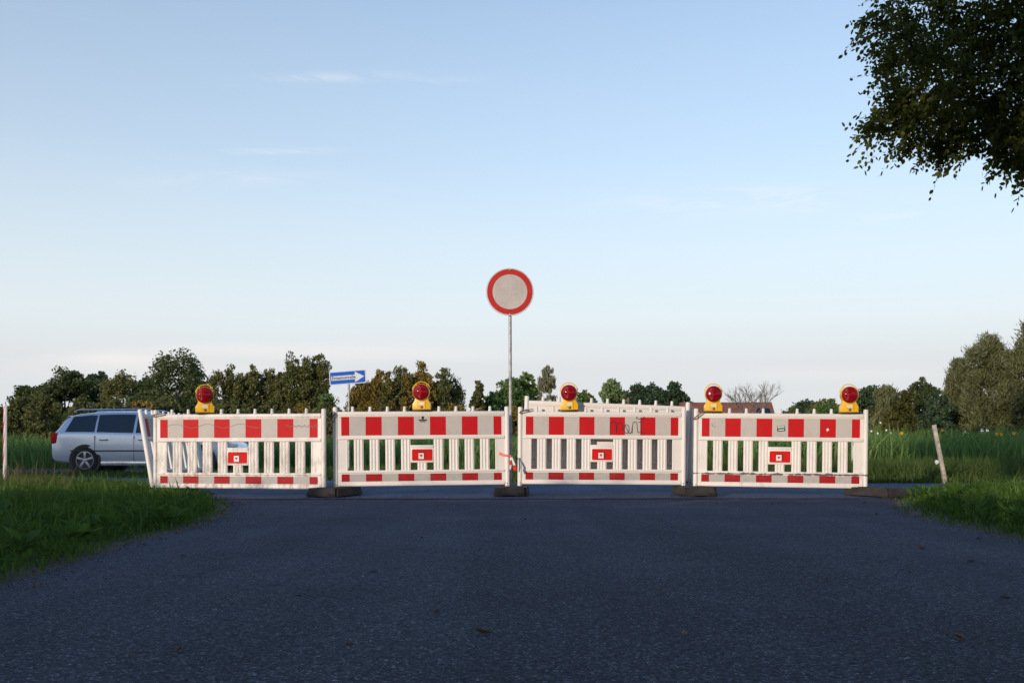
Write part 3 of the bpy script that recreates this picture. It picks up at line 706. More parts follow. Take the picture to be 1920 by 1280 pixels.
# green and black sticker on the right barrier
mb = MB(); cx = (1460 - 1303.5) * 12.6 / FPX; cz = 0.59 + (842 - 800) * 12.6 / FPX
Mr = Matrix.Translation((cx, 0, cz)) @ Matrix.Rotation(R(-5), 4, 'Y')
mb.box(-0.05, 0.05, -0.0192, -0.0178, 0.0, 0.036, 0, 0, Mr); mb.box(-0.05, 0.05, -0.0192, -0.0178, -0.036, 0.0, 0, 1, Mr)
for k in range(6): mb.box(-0.034 + k * 0.012, -0.025 + k * 0.012, -0.0200, -0.0193, -0.026, -0.010, 0, 2, Mr)
for k in range(5): mb.box(-0.036 + k * 0.015, -0.026 + k * 0.015, -0.0200, -0.0193, 0.010, 0.028, 0, 2, Mr)
mb.build('sticker', [M['green_sticker'], M['black'], M['white']], B4)
mb = MB(); cx = (1338 - 1303.5) * 12.65 / FPX; cz = 0.59 + (842 - 793) * 12.65 / FPX
stroke(mb, [(cx + a, cz + b) for a, b in arcp(0.0, 0.0, 0.035, 0.035, 160, 300, 14)], 0.006, -0.0190)
stroke(mb, [(cx - 0.004, cz + 0.012), (cx + 0.002, cz + 0.02)], 0.008, -0.0190); mb.build('smudge', M['scrawl'], B4)
mb = MB(); cx = (1546 - 1303.5) * 12.5 / FPX; cz = 0.59 + (842 - 802) * 12.5 / FPX
mb.prism([(cx - 0.010, cz + 0.02), (cx + 0.012, cz + 0.022), (cx + 0.02, cz), (cx + 0.004, cz - 0.008), (cx - 0.004, cz - 0.022), (cx - 0.012, cz - 0.006)], -0.0190, -0.0178)
mb.build('peeled_patch', M['white'], B4)

# ------------------------------------------------------------------ warning lamps
def build_lamp():
    root = empty('warning_lamp')
    mb = MB()
    yl = []
    # body outline (x,z): wide foot, sloping shoulders, round head
    rh, zc = 0.103, 0.232
    pts = [(-0.112, 0.016), (0.112, 0.016), (0.112, 0.088), (0.104, 0.100), (0.084, 0.135)]
    for i in range(17):
        a = R(-40 + 260 * i / 16); pts.append((rh * math.cos(a), zc + rh * math.sin(a)))
    pts += [(-0.084, 0.135), (-0.104, 0.100), (-0.112, 0.088)]
    mb.prism(pts, -0.045, 0.045, 0.006, 0, smooth=True)
    mb.prism([(-0.045, 0.024), (0.05, 0.024), (0.05, 0.115), (-0.045, 0.115)], -0.0485, -0.044, 0.003, 0)
    mb.box(0.0525, 0.0555, -0.0470, -0.045, 0.022, 0.120, 0, 1)
    body = mb.build('housing', [M['yellow'], M['yellow_d']], root)
    mb = MB(); mb.box(-0.108, 0.108, -0.046, 0.046, -0.004, 0.0155, 0.004); mb.build('foot', M['trim'], root)
    T = Matrix.Translation((0, -0.040, zc))
    mb = MB(); mb.lathe([(0.1065, 0.0), (0.1065, 0.020), (0.105, 0.022), (0.1025, 0.022), (0.101, 0.010)], 40, M=T, caps=False); mb.build('lens_ring', M['yellow'], root)
    mb = MB(); mb.lathe([(0.1012, 0.004), (0.1012, 0.020), (0.094, 0.034), (0.078, 0.046), (0.058, 0.055), (0.035, 0.061), (0.015, 0.063), (0.001, 0.0635)], 40, M=T); mb.build('lens', M['lens'], root)
    mb = MB(); mb.lathe([(0.0985, 0.004), (0.0985, 0.014), (0.080, 0.034), (0.04, 0.046), (0.001, 0.05)], 40, M=Matrix.Translation((0, 0.036, zc)) @ Matrix.Rotation(R(180), 4, 'Z')); mb.build('lens', M['lens'], root)
    mb = MB(); hp = []
    for i in range(21):
        a = R(18 + 144 * i / 20); hp.append((0.118 * math.cos(a), -0.004, zc + 0.004 + 0.130 * math.sin(a)))
    mb.tube([(0.100, -0.004, zc + 0.02)] + hp + [(-0.100, -0.004, zc + 0.02)], 0.0055, 8)
    for s in (-1, 1): mb.tube([(s * 0.062, -0.004, zc + 0.075), (s * 0.072, -0.004, zc + 0.106)], 0.006, 8)
    mb.build('handle', M['yellow'], root)
    mb = MB(); mb.box(-0.031, 0.033, -0.0500, -0.0486, 0.074, 0.106, 0, 0)
    for k in range(7): mb.box(-0.024 + k * 0.007, -0.0195 + k * 0.007, -0.0507, -0.0501, 0.086, 0.093, 0, 1)
    mb.build('label_plate', [M['white'], M['steel']], root)
    mb = MB(); mb.lathe([(0.018, 0.0), (0.018, 0.008), (0.012, 0.012), (0.001, 0.012)], 18, M=Matrix.Translation((0.004, -0.0478, 0.047))); mb.build('lock', M['iron'], root)
    mb = MB(); mb.tube([(0, 0, -0.05), (0, 0, 0.002)], 0.022, 12); mb.build('socket', M['trim'], root)
    return root
def kids(o): return [c for c in bpy.data.objects if c.parent == o]
def copy_tree(o, parent=None):
    c = o.copy(); COL.objects.link(c)
    if parent is not None: c.parent = parent
    for ch in kids(o): copy_tree(ch, c)
    return c
lamp0 = build_lamp()
bpy.context.view_layer.update()
lamps = [(B1, L1_, 3, 'yellow warning lamp with red lens on the dirty left end barrier', -14), (B2, L2_, 5, 'yellow warning lamp in the middle of the barrier left of the round sign', 2),
         (B3, L3_, 3, 'yellow warning lamp with red lens on the graffiti barrier', 3), (B4, L4_, 1, 'left of the two yellow warning lamps on the right end barrier', 4), (B4, L4_, 9, 'right of the two yellow warning lamps on the right end barrier, last before the grass', 5)]
for i, (B, L, k, lab, rz) in enumerate(lamps):
    o = lamp0 if i == 0 else copy_tree(lamp0)
    o.location = B.matrix_world @ Vector((k * L / 10, 0, 1.067)); o.rotation_euler = (R(random.uniform(-1, 1)), R(random.uniform(-1.5, 1.5)), R(-rz))
    tag(o, lab, 'warning lamp', 'yellow warning lamps on the barriers')

# ------------------------------------------------------------------ rubber base plates
def build_plate():                              # 0.8 long (y), 0.4 wide (x), 0.1 high, with slots for the posts
    mb = MB()
    def ring(wx, wy, z): return [(-wx, -wy, z), (wx, -wy, z), (wx, wy, z), (-wx, wy, z)]
    secs = [(0.208, 0.405, 0.012), (0.208, 0.405, 0.045), (0.196, 0.372, 0.106), (0.188, 0.362, 0.110)]
    bm = bmesh.new(); rows = []
    for wx, wy, z in secs: rows.append([bm.verts.new(p) for p in ring(wx, wy, z)])
    for a, b in zip(rows[:-1], rows[1:]):
        for k in range(4): bm.faces.new((a[k], a[(k + 1) % 4], b[(k + 1) % 4], b[k]))
    bm.faces.new(rows[0][::-1]); bm.faces.new(rows[-1])
    bmesh.ops.bevel(bm, geom=[e for e in bm.edges if abs(e.verts[0].co.z - e.verts[1].co.z) > 0.02], offset=0.03, segments=2, affect='EDGES')
    mb.bm(bm, 0, False)
    for sx in (-1, 1):
        for sy in (-1, 1): mb.box(sx * 0.13 - 0.06, sx * 0.13 + 0.06, sy * 0.32 - 0.07, sy * 0.32 + 0.07, 0.0, 0.0118)
    for sy in (-0.19, 0.0, 0.19): mb.box(-0.135, 0.135, sy - 0.062, sy + 0.062, 0.1102, 0.116, 0.004)
    for sy in (-1, 1):
        mb.box(-0.085, 0.085, sy * 0.378 - 0.016, sy * 0.378 + 0.016, 0.03, 0.082, 0.006)
    return mb
root = empty('base_plate')
build_plate().build('body', M['rubber'], root)
mb = MB()
for sy in (-0.095, 0.095): mb.box(-0.03, 0.03, sy - 0.026, sy + 0.026, 0.1103, 0.114)
mb.build('socket', M['trim'], root)
plates = [(-2.20, 12.38, -14, 0, 'black rubber base plate turned askew between the two left barriers'), (0.0, 12.62, -3, 0, 'black rubber base plate at the foot of the round sign pole'),
          (2.31, 12.62, 2, 0, 'black rubber base plate between the two right barriers'), (4.52, 12.30, 24, 0, 'muddy rubber base plate half in the grass at the right end'),
          (-4.72, 13.5, 85, 0, 'rubber base plate in the grass under the left end barriers')]
for i, (x, y, rz, z, lab) in enumerate(plates):
    o = root if i == 0 else copy_tree(root)
    o.location = (x, y, z + 0.010); o.rotation_euler = (0, 0, R(rz)); tag(o, lab, 'base plate', 'rubber base plates under the barriers')

# ------------------------------------------------------------------ signs
def sign_round():
    Y = 12.86
    p = at(956, 548, Y); base = Vector((at(958, 930, Y).x, Y, 0.0))
    root = empty('road_sign', base); tag(root, 'round road sign with red ring and blank pale centre on a tall steel pole', 'road sign')
    c = p - base
    mb = MB(); mb.tube([(0, 0, 0.05), (c.x * 0.5, 0, c.z * 0.5), (c.x, 0.0, c.z + 0.24)], 0.021, 14); mb.build('pole', M['steel'], root)
    T = Matrix.Translation((c.x, -0.030, c.z)) @ Matrix.Rotation(R(1.5), 4, 'Z')
    mb = MB(); mb.lathe([(0.304, 0.0), (0.308, 0.010), (0.306, 0.018), (0.300, 0.018)], 64, M=T)
    face = mb.build('sign_face', [M['signwhite']], root)
    mb = MB(); mb.lathe([(0.224, 0.0180), (0.224, 0.0200), (0.293, 0.0200), (0.293, 0.0180)], 64, M=T, caps=False); mb.build('red_ring', mat_reflective('ring_red', (0.52, 0.028, 0.022), (0.5, 0.1, 0.08), 0.5), face)
    mb = MB(); mb.lathe([(0.2235, 0.0181), (0.2235, 0.0192)], 64, M=T); mb.build('centre_disc', M['centre'], face)
    mb = MB()
    for dz in (0.283, -0.288): mb.lathe([(0.010, 0.018), (0.010, 0.024), (0.004, 0.027)], 12, M=T @ Matrix.Translation((0.0, 0, dz)))
    mb.build('bolt', M['steel'], face)
    mb = MB()
    for dz in (0.18, -0.18): mb.box(c.x - 0.06, c.x + 0.06, -0.0285, 0.026, c.z + dz - 0.02, c.z + dz + 0.02, 0.004)
    mb.build('clamp', M['steel'], root)
def mat_centre():
    m, t, b = mat_new('scratched_centre')
    tcn = N(t, 'ShaderNodeTexCoord'); nz = N(t, 'ShaderNodeTexNoise'); nz.inputs['Scale'].default_value = 5; nz.inputs['Detail'].default_value = 8
    t.links.new(tcn.outputs['Object'], nz.inputs['Vector'])
    vo = N(t, 'ShaderNodeTexVoronoi', feature='DISTANCE_TO_EDGE'); vo.inputs['Scale'].default_value = 6.0
    mpn = N(t, 'ShaderNodeMapping'); mpn.inputs['Rotation'].default_value = (0, R(35), 0); mpn.inputs['Scale'].default_value = (1, 1, 0.4); t.links.new(tcn.outputs['Object'], mpn.inputs[0]); t.links.new(mpn.outputs[0], vo.inputs['Vector'])
    s = N(t, 'ShaderNodeMapRange'); s.inputs['From Min'].default_value = 0.03; s.inputs['From Max'].default_value = 0.0; s.inputs['To Max'].default_value = 0.5
    t.links.new(vo.outputs['Distance'], s.inputs['Value'])
    rp = N(t, 'ShaderNodeValToRGB'); rp.color_ramp.elements[0].position = 0.35; rp.color_ramp.elements[1].position = 0.7
    rp.color_ramp.elements[0].color = (0.47, 0.42, 0.385, 1); rp.color_ramp.elements[1].color = (0.57, 0.52, 0.48, 1)
    t.links.new(nz.outputs['Fac'], rp.inputs[0])
    mx = N(t, 'ShaderNodeMix', data_type='RGBA'); mx.inputs['B'].default_value = (0.62, 0.57, 0.53, 1)
    t.links.new(rp.outputs[0], mx.inputs['A']); t.links.new(s.outputs[0], mx.inputs['Factor']); t.links.new(mx.outputs['Result'], b.inputs['Base Color'])
    b.inputs['Roughness'].default_value = 0.5
    return m
M['centre'] = mat_centre()
sign_round()

def text_mesh(body, size, name, mat, parent, loc, depth=0.0008, sx=1.0):
    cu = bpy.data.curves.new(name, 'FONT'); cu.body = body; cu.size = size; cu.align_x = 'LEFT'; cu.align_y = 'CENTER'; cu.extrude = depth; cu.offset = 0.002 * size / 0.1
    tmp = bpy.data.objects.new(name + '_tmp', cu); COL.objects.link(tmp)
    bpy.context.view_layer.update()
    me = bpy.data.meshes.new_from_object(tmp.evaluated_get(bpy.context.evaluated_depsgraph_get()))
    bpy.data.objects.remove(tmp)
    xs = [v.co.x for v in me.vertices]; wdt = max(xs) - min(xs)
    for v in me.vertices:
        x, y, z = v.co; v.co = ((x - min(xs)) * sx / wdt, -z, y)
    me.materials.clear(); me.materials.append(mat)
    o = bpy.data.objects.new(name, me); COL.objects.link(o); o.parent = parent; o.location = loc; return o
def sign_oneway():
    Y = 21.0
    c = at(652.5, 707.5, Y); base = Vector((at(654, 850, Y).x, Y, 0))
    root = empty('road_sign', base); tag(root, 'blue one-way street sign with white arrow on a thin steel pole', 'road sign')
    mb = MB(); mb.tube([(0, 0, -0.02), (0, 0, c.z + 0.12)], 0.022, 12); mb.build('pole', M['steel'], root)
    f = empty('sign_plate', (c.x - base.x, -0.03, c.z), (0, R(-3.6), R(8))); f.parent = root
    # plate as a mesh part; its prints are sub-parts
    bpy.data.objects.remove(f)
    def rr(w_, h_, r, n=6):
        pts = []
        for cx, cz, a0 in ((w_ - r, -h_ + r, -90), (w_ - r, h_ - r, 0), (-w_ + r, h_ - r, 90), (-w_ + r, -h_ + r, 180)):
            for i in range(n): a = R(a0 + 90 * i / (n - 1)); pts.append((cx + r * math.cos(a), cz + r * math.sin(a)))
        return pts
    mb = MB(); mb.prism(rr(0.40, 0.142, 0.03), -0.012, 0.0, 0, 0); plate = mb.build('sign_plate', M['signwhite'], root)
    plate.location = (c.x - base.x, -0.026, c.z); plate.rotation_euler = (0, R(-3.6), R(-9))
    mb = MB(); mb.prism(rr(0.382, 0.124, 0.022), -0.0145, -0.0122); mb.build('blue_field', M['blue'], plate)
    mb = MB(); mb.prism([(-0.36, -0.046), (0.165, -0.046), (0.155, -0.098), (0.175, -0.104), (0.365, 0.0), (0.175, 0.104), (0.155, 0.098), (0.165, 0.046), (-0.36, 0.046)], -0.0170, -0.0147); mb.build('arrow', M['signwhite'], plate)
    text_mesh('Einbahnstraße', 0.092, 'lettering', M['black'], plate, (-0.345, -0.0182, 0.0), sx=0.52)
sign_oneway()

# striped marker board at the left edge, seen almost edge-on
root = empty('marker_board', (at(9, 870, 17.2).x, 17.2, 0.0), (0, R(3), R(-58))); tag(root, 'red and white striped marker board at the left edge beside the car', 'marker board')
mb = MB(); mb.box(-0.125, 0.125, -0.02, 0.02, 0.30, 1.36, 0.006)
mb.build('board', M['pl_mid'], root)
mb = MB()
def clip_quad(zb):
    # diagonal red stripe clipped to the board
    poly = [(-0.11, zb), (0.11, zb + 0.22), (0.11, zb + 0.36), (-0.11, zb + 0.14)]
    return [(x, min(max(z, 0.32), 1.34)) for x, z in poly]
for k in range(4):
    q = clip_quad(0.28 + k * 0.28); mb.prism(q, -0.0225, -0.0205)
mb.build('red_stripes', M['red'], root)
mb = MB(); mb.tube([(0, 0, 0.0), (0, 0, 0.305)], 0.03, 12); mb.tube([(-0.06, 0.0, 1.355), (-0.06, 0.0, 1.41)], 0.02, 10); mb.build('post', M['pl_mid'], root)
# leaning wooden post
root = empty('wooden_post', (at(1773, 900, 16.95).x, 16.95, 0.0), (R(3), R(-12.5), R(0))); tag(root, 'leaning grey wooden fence post on the right beside the field', 'post')
mb = MB(); mb.box(-0.030, 0.030, -0.030, 0.030, -0.05, 1.03, 0.006); mb.build('timber', M['wood'], root)
mb = MB(); mb.lathe([(0.012, 0), (0.02, 0.03), (0.038, 0.035), (0.038, 0.055), (0.015, 0.06)], 14, M=Matrix.Translation((-0.036, 0, 0.40)) @ Matrix.Rotation(R(-80), 4, 'Z')); mb.build('insulator', M['white'], root)
# delineator post glimpsed through the right barrier
root = empty('delineator_post', (at(1603, 850, 20.5).x, 20.5, 0.0)); tag(root, 'white roadside delineator post with black band behind the right end barrier', 'delineator post')
mb = MB(); mb.prism([(-0.06, 0.0), (0.06, 0.0), (0.055, 0.93), (-0.055, 1.0)], -0.05, 0.05, 0.008); mb.build('body', M['white'], root)
mb = MB(); mb.prism([(-0.059, 0.66), (0.059, 0.60), (0.058, 0.80), (-0.058, 0.86)], -0.053, -0.0505); mb.build('black_band', M['black'], root)

# ------------------------------------------------------------------ barrier tape
root = empty('barrier_tape', at(958, 855, 12.6)); tag(root, 'red and white plastic tape knotted round the posts below the round sign', 'tape')
def ribbon(pts, wd, side, n_str, name):
    for k in range(len(pts) - 1): pass
    mb = MB(); pts = [Vector(p) for p in pts]; n = len(pts)
    vs = []
    for i, p in enumerate(pts):
        wv = wd[i] if hasattr(wd, '__len__') else wd
        s = Vector(side[i]).normalized() * wv / 2
        vs += [p - s, p + s, p + s + Vector((0, 0.002, 0)), p - s + Vector((0, 0.002, 0))]
    for i in range(n - 1):
        a = i * 4; b = a + 4
        mb.add([vs[a], vs[a + 1], vs[a + 2], vs[a + 3], vs[b], vs[b + 1], vs[b + 2], vs[b + 3]], [(0, 1, 5, 4), (1, 2, 6, 5), (2, 3, 7, 6), (3, 0, 4, 7)], n_str[i])
    return mb.build(name, [M['tape_red'], M['white']], root)
U = (0, 0, 1); X_ = (1, 0, 0)
ribbon([(-0.148, -0.02, 0.035), (-0.10, -0.03, 0.022), (-0.05, -0.045, 0.012), (-0.01, -0.05, 0.006), (0.02, -0.03, 0.0)], [0.040, 0.030, 0.022, 0.010, 0.014], [U, (0.1, 0, 1), U, U, U], [0, 0, 0, 1], 'band')
ribbon([(0.0, -0.03, 0.0), (-0.006, -0.04, -0.05), (-0.004, -0.045, -0.11), (-0.01, -0.04, -0.165)], [0.014, 0.022, 0.026, 0.018], [X_, X_, (1, 0.2, 0), X_], [1, 0, 1], 'tail')
ribbon([(0.004, -0.03, 0.0), (0.022, -0.05, -0.05), (0.042, -0.06, -0.11), (0.05, -0.06, -0.17), (0.052, -0.055, -0.185)], [0.014, 0.022, 0.036, 0.042, 0.02], [X_, X_, (1, 0.2, 0.1), X_, X_], [1, 1, 0, 0], 'tail')
mb = MB(); mb.lathe([(0.001, -0.012), (0.012, -0.008), (0.016, 0), (0.012, 0.008), (0.001, 0.012)], 10, M=Matrix.Translation((0.0, -0.035, 0.002))); mb.build('knot', M['tape_red'], root)

# ------------------------------------------------------------------ car on the main road
def build_car():
    root = empty('parked_car' if False else 'car', (-8.75, 24.45, 0.006)); tag(root, 'silver estate car on the main road behind the left barriers', 'car')
    # stations along the length (x: rear -2.25 to front 2.25): half width, bottom, belt, roof, roof half width
    S = [(-2.26, 0.62, 0.42, 0.80, 0.80, 0.58), (-2.21, 0.76, 0.30, 0.93, 0.94, 0.66), (-2.12, 0.82, 0.26, 0.97, 1.06, 0.60), (-1.98, 0.855, 0.24, 0.98, 1.32, 0.58), (-1.80, 0.875, 0.22, 0.985, 1.44, 0.585),
         (-1.2, 0.89, 0.20, 0.98, 1.492, 0.60), (-0.5, 0.895, 0.19, 0.965, 1.505, 0.605), (0.1, 0.895, 0.19, 0.955, 1.49, 0.60), (0.45, 0.895, 0.19, 0.95, 1.42, 0.59), (0.85, 0.89, 0.19, 0.945, 1.19, 0.62),
         (1.18, 0.885, 0.20, 0.935, 0.985, 0.70), (1.55, 0.865, 0.21, 0.875, 0.90, 0.66), (1.95, 0.82, 0.23, 0.78, 0.80, 0.60), (2.15, 0.74, 0.26, 0.68, 0.70, 0.55), (2.25, 0.60, 0.34, 0.55, 0.57, 0.48)]
    bm = bmesh.new(); rows = []
    for x, wv, zb, belt, roof, wr in S:
        half = [(0.0, zb), (wv * 0.8, zb), (wv * 0.97, zb + 0.05), (wv * 1.0, zb + (belt - zb) * 0.35), (wv * 1.0, zb + (belt - zb) * 0.62), (wv * 0.975, belt - 0.03), (wv * 0.945, belt),
                (wr + (wv * 0.945 - wr) * 0.5, belt + (roof - belt) * 0.52), (wr + 0.01, roof - min(0.05, (roof - belt) * 0.3)), (wr * 0.86, roof - 0.008), (0.0, roof + 0.012)]
        full = half + [(-a, b) for a, b in half[-2:0:-1]]
        rows.append([bm.verts.new((x, a, b)) for a, b in full])
    n = len(rows[0])
    for a, b in zip(rows[:-1], rows[1:]):
        for k in range(n): bm.faces.new((a[k], a[(k + 1) % n], b[(k + 1) % n], b[k]))
    bm.faces.new(rows[0]); bm.faces.new(rows[-1][::-1])
    bmesh.ops.recalc_face_normals(bm, faces=bm.faces[:])
    mb = MB(); mb.bm(bm, 0, True); body = mb.build('body', M['carpaint'], root)
    sub = body.modifiers.new('smooth', 'SUBSURF'); sub.levels = 2; sub.render_levels = 2
    St = np.array(S)
    def sidey(x, z, off=0.0):
        wv = np.interp(x, St[:, 0], St[:, 1]); belt = np.interp(x, St[:, 0], St[:, 3]); roof = np.interp(x, St[:, 0], St[:, 4]); wr = np.interp(x, St[:, 0], St[:, 5])
        f = (z - belt) / max(roof - belt, 0.05)
        return float(wv * 0.945 + (wr - wv * 0.945) * f) + off
    def side_panel(poly, name, mat, off, parent):
        for s in (-1, 1):
            mb = MB()
            a = [(x, s * sidey(x, z, off), z) for x, z in poly]; b = [(x, s * (sidey(x, z, off) - 0.03), z) for x, z in poly]
            k = len(poly)
            mb.add(a + b, [tuple(range(k))] + [(i, (i + 1) % k, k + (i + 1) % k, k + i) for i in range(k)], 0)
            mb.build(name, mat, parent)
    def winpoly(x0, x1, top, n=8, slant0=0.0, slant1=0.0):
        lo = [(x0 + (x1 - x0) * i / n, 0) for i in range(n + 1)]
        pts = [(x, float(np.interp(x, St[:, 0], St[:, 3])) + 0.02) for x, _ in lo]
        up = []
        for i in range(n, -1, -1):
            x = (x0 + slant0) + (x1 - slant1 - x0 - slant0) * i / n
            up.append((x, min(float(np.interp(x, St[:, 0], St[:, 4])) - 0.085, top)))
        return pts + up
    side_panel(winpoly(-1.86, -1.16, 1.40, slant0=0.14), 'window', M['glass'], 0.014, root)
    side_panel(winpoly(-1.10, -0.24, 1.42), 'window', M['glass'], 0.016, root)
    side_panel(winpoly(-0.17, 0.98, 1.42, slant1=0.50), 'window', M['glass'], 0.016, root)
    # windscreen and rear window
    mb = MB(); mb.add([(1.14, -0.64, 1.000), (1.14, 0.64, 1.000), (0.50, 0.54, 1.425), (0.50, -0.54, 1.425), (1.08, -0.62, 0.97), (1.08, 0.62, 0.97), (0.46, 0.52, 1.39), (0.46, -0.52, 1.39)],
                      [(0, 1, 2, 3), (4, 7, 6, 5), (0, 4, 5, 1), (1, 5, 6, 2), (2, 6, 7, 3), (3, 7, 4, 0)]); mb.build('windscreen', M['glass'], root)
    mb = MB(); mb.add([(-2.135, -0.55, 1.05), (-2.135, 0.55, 1.05), (-1.93, 0.50, 1.40), (-1.93, -0.50, 1.40), (-2.09, -0.55, 1.05), (-2.09, 0.55, 1.05), (-1.89, 0.50, 1.38), (-1.89, -0.50, 1.38)],
                      [(3, 2, 1, 0), (4, 5, 6, 7), (0, 1, 5, 4), (1, 2, 6, 5), (2, 3, 7, 6), (3, 0, 4, 7)]); mb.build('rear_window', M['glass'], root)
    for x in (-1.36, 1.36):
        for s in (-1, 1):
            T = Matrix.Translation((x, s * 0.80, 0.325)) @ (Matrix.Identity(4) if s < 0 else Matrix.Rotation(R(180), 4, 'Z'))
            mb = MB(); mb.lathe([(0.375, -0.2), (0.375, 0.085)], 32, M=T); mb.build('wheel_arch', M['trim'], root)
            mb = MB(); mb.lathe([(0.22, -0.12), (0.30, -0.12), (0.322, -0.09), (0.322, 0.075), (0.30, 0.10), (0.215, 0.104), (0.21, 0.06)], 36, M=T, caps=False)
            wh = mb.build('wheel', M['tyre'], root)
            mb = MB(); mb.lathe([(0.212, 0.06), (0.212, 0.098), (0.198, 0.100), (0.190, 0.075)], 32, M=T, caps=False); mb.lathe([(0.05, 0.07), (0.05, 0.100), (0.001, 0.104)], 16, M=T)
            mb.lathe([(0.2, 0.05), (0.2, 0.055)], 32, mat=1, M=T)
            for k in range(5):
                A = T @ Matrix.Rotation(R(72 * k), 4, 'Y'); mb.box(-0.028, 0.028, -0.098, -0.070, 0.03, 0.195, 0.008, 0, A)
            mb.build('rim', [M['rim'], M['trim']], wh)
    for s in (-1, 1):
        mb = MB(); mb.box(-0.98, 0.98, s * 0.888 - 0.012, s * 0.888 + 0.012, 0.20, 0.30, 0.008); mb.build('sill', M['chrome'], root)
        mb = MB(); mb.box(-1.7, 1.3, s * 0.893 - 0.012, s * 0.893 + 0.012, 0.535, 0.565, 0.006); mb.build('side_trim', M['trim'], root)
        mb = MB(); mb.tube([(-1.75, s * 0.56, 1.475), (-1.65, s * 0.56, 1.53), (0.0, s * 0.57, 1.55), (0.15, s * 0.57, 1.50)], 0.016, 8); mb.build('roof_rail', M['chrome'], root)
        mb = MB(); mb.box(0.80, 0.98, s * 0.98 - 0.07, s * 0.98 + 0.07, 0.97, 1.09, 0.03); mb.build('mirror', M['carpaint'], root)
        for xh in (-0.42, -1.25 + 0.35):
            pass
        for xh in (-1.02, -0.10):
            mb = MB(); mb.box(xh, xh + 0.2, s * 0.905 - 0.02, s * 0.905 + 0.02, 0.80, 0.835, 0.008); mb.build('door_handle', M['chrome'], root)
        mb = MB(); mb.box(2.0, 2.17, s * 0.62 - 0.13, s * 0.62 + 0.13, 0.58, 0.72, 0.03); mb.build('headlight', M['white'], root)
        mb = MB(); mb.box(-2.2, -2.04, s * 0.74 - 0.09, s * 0.74 + 0.09, 0.72, 0.98, 0.03); mb.build('tail_light', M['red'], root)
    mb = MB()
    for s in (-1, 1):
        for x in (-1.13, -0.20, 0.98): mb.box(x - 0.004, x + 0.004, s * 0.880 - 0.014, s * 0.880 + 0.014, 0.31, 0.90)
    mb.build('door_gap', M['trim'], root)
    for x0, nm in ((2.16, 'bumper'), (-2.27, 'bumper')):
        mb = MB(); mb.box(x0 - 0.06 if x0 > 0 else x0, x0 + 0.05 if x0 > 0 else x0 + 0.1, -0.62, 0.62, 0.30, 0.48, 0.03); mb.build(nm, M['trim'], root)
    return root
build_car()

# ------------------------------------------------------------------ trees
def sphere_pts(n):
    v = rng.normal(size=(n, 3)); return unit(v)
def leaf_quads(C, size, aspect=0.7, axis=None, spread=1.0):
    n = len(C)
    a = unit(rng.normal(size=(n, 3))) if axis is None else unit(axis + spread * rng.normal(size=(n, 3)))
    b = unit(np.cross(a, rng.normal(size=(n, 3))))
    s = size * rng.uniform(0.6, 1.4, n)
    a = a * s[:, None] / 2; b = b * (s * aspect * rng.uniform(0.7, 1.2, n))[:, None] / 2
    nn = np.cross(unit(a), unit(b)) * (s * 0.12)[:, None]
    V = np.stack([C - a, C + b * 0.9 - a * rng.uniform(-0.3, 0.3, n)[:, None] + nn, C + a, C - b * 0.9 + nn], 1)
    return V.reshape(-1, 3)
def crown_pts(blobs, n_clust, per, cr, up_bias=0.15):
    vol = np.array([b[3] * b[4] * b[5] for b in blobs]) ** 0.67; vol /= vol.sum()
    out = []; ax = []
    for (x, y, z, rx, ry, rz), f in zip(blobs, vol):
        m = max(4, int(n_clust * f))
        d = sphere_pts(m); d[:, 2] = np.where(d[:, 2] < -0.55, -d[:, 2], d[:, 2])
        rr = rng.uniform(0.55, 1.03, m) ** 0.7
        c = np.array([x, y, z]) + d * rr[:, None] * np.array([rx, ry, rz])
        cc = np.repeat(c, per, 0); dd = np.repeat(d, per, 0)
        k = np.clip(rng.normal(size=cc.shape), -1.7, 1.7) * cr * np.array([1, 1, 0.8]) * rng.uniform(0.6, 1.3, (m, 1)).repeat(per, 0)
        out.append(cc + k); ax.append(dd)
    return np.concatenate(out), np.concatenate(ax)
def trunk_mesh(hgt, r, blobs, limb=6):
    mb = MB(); wob = [Vector((random.uniform(-.15, .15) * i, random.uniform(-.15, .15) * i, 0)) * r for i in range(5)]
    pts = [Vector((0, 0, hgt * i / 4)) + wob[i] for i in range(5)]
    mb.tube(pts, [r * (1.25 if i == 0 else 1 - 0.17 * i) for i in range(5)], 10)
    for b in random.sample(blobs, min(limb, len(blobs))):
        s = pts[random.randint(1, 3)]; e_ = Vector(b[:3]) + Vector((0, 0, b[5] * 0.3)); m_ = (s + e_) / 2 + Vector((0, 0, -0.1 * (e_ - s).length))
        mb.tube([s, m_, e_], [r * 0.55, r * 0.35, r * 0.12], 7)
    return mb
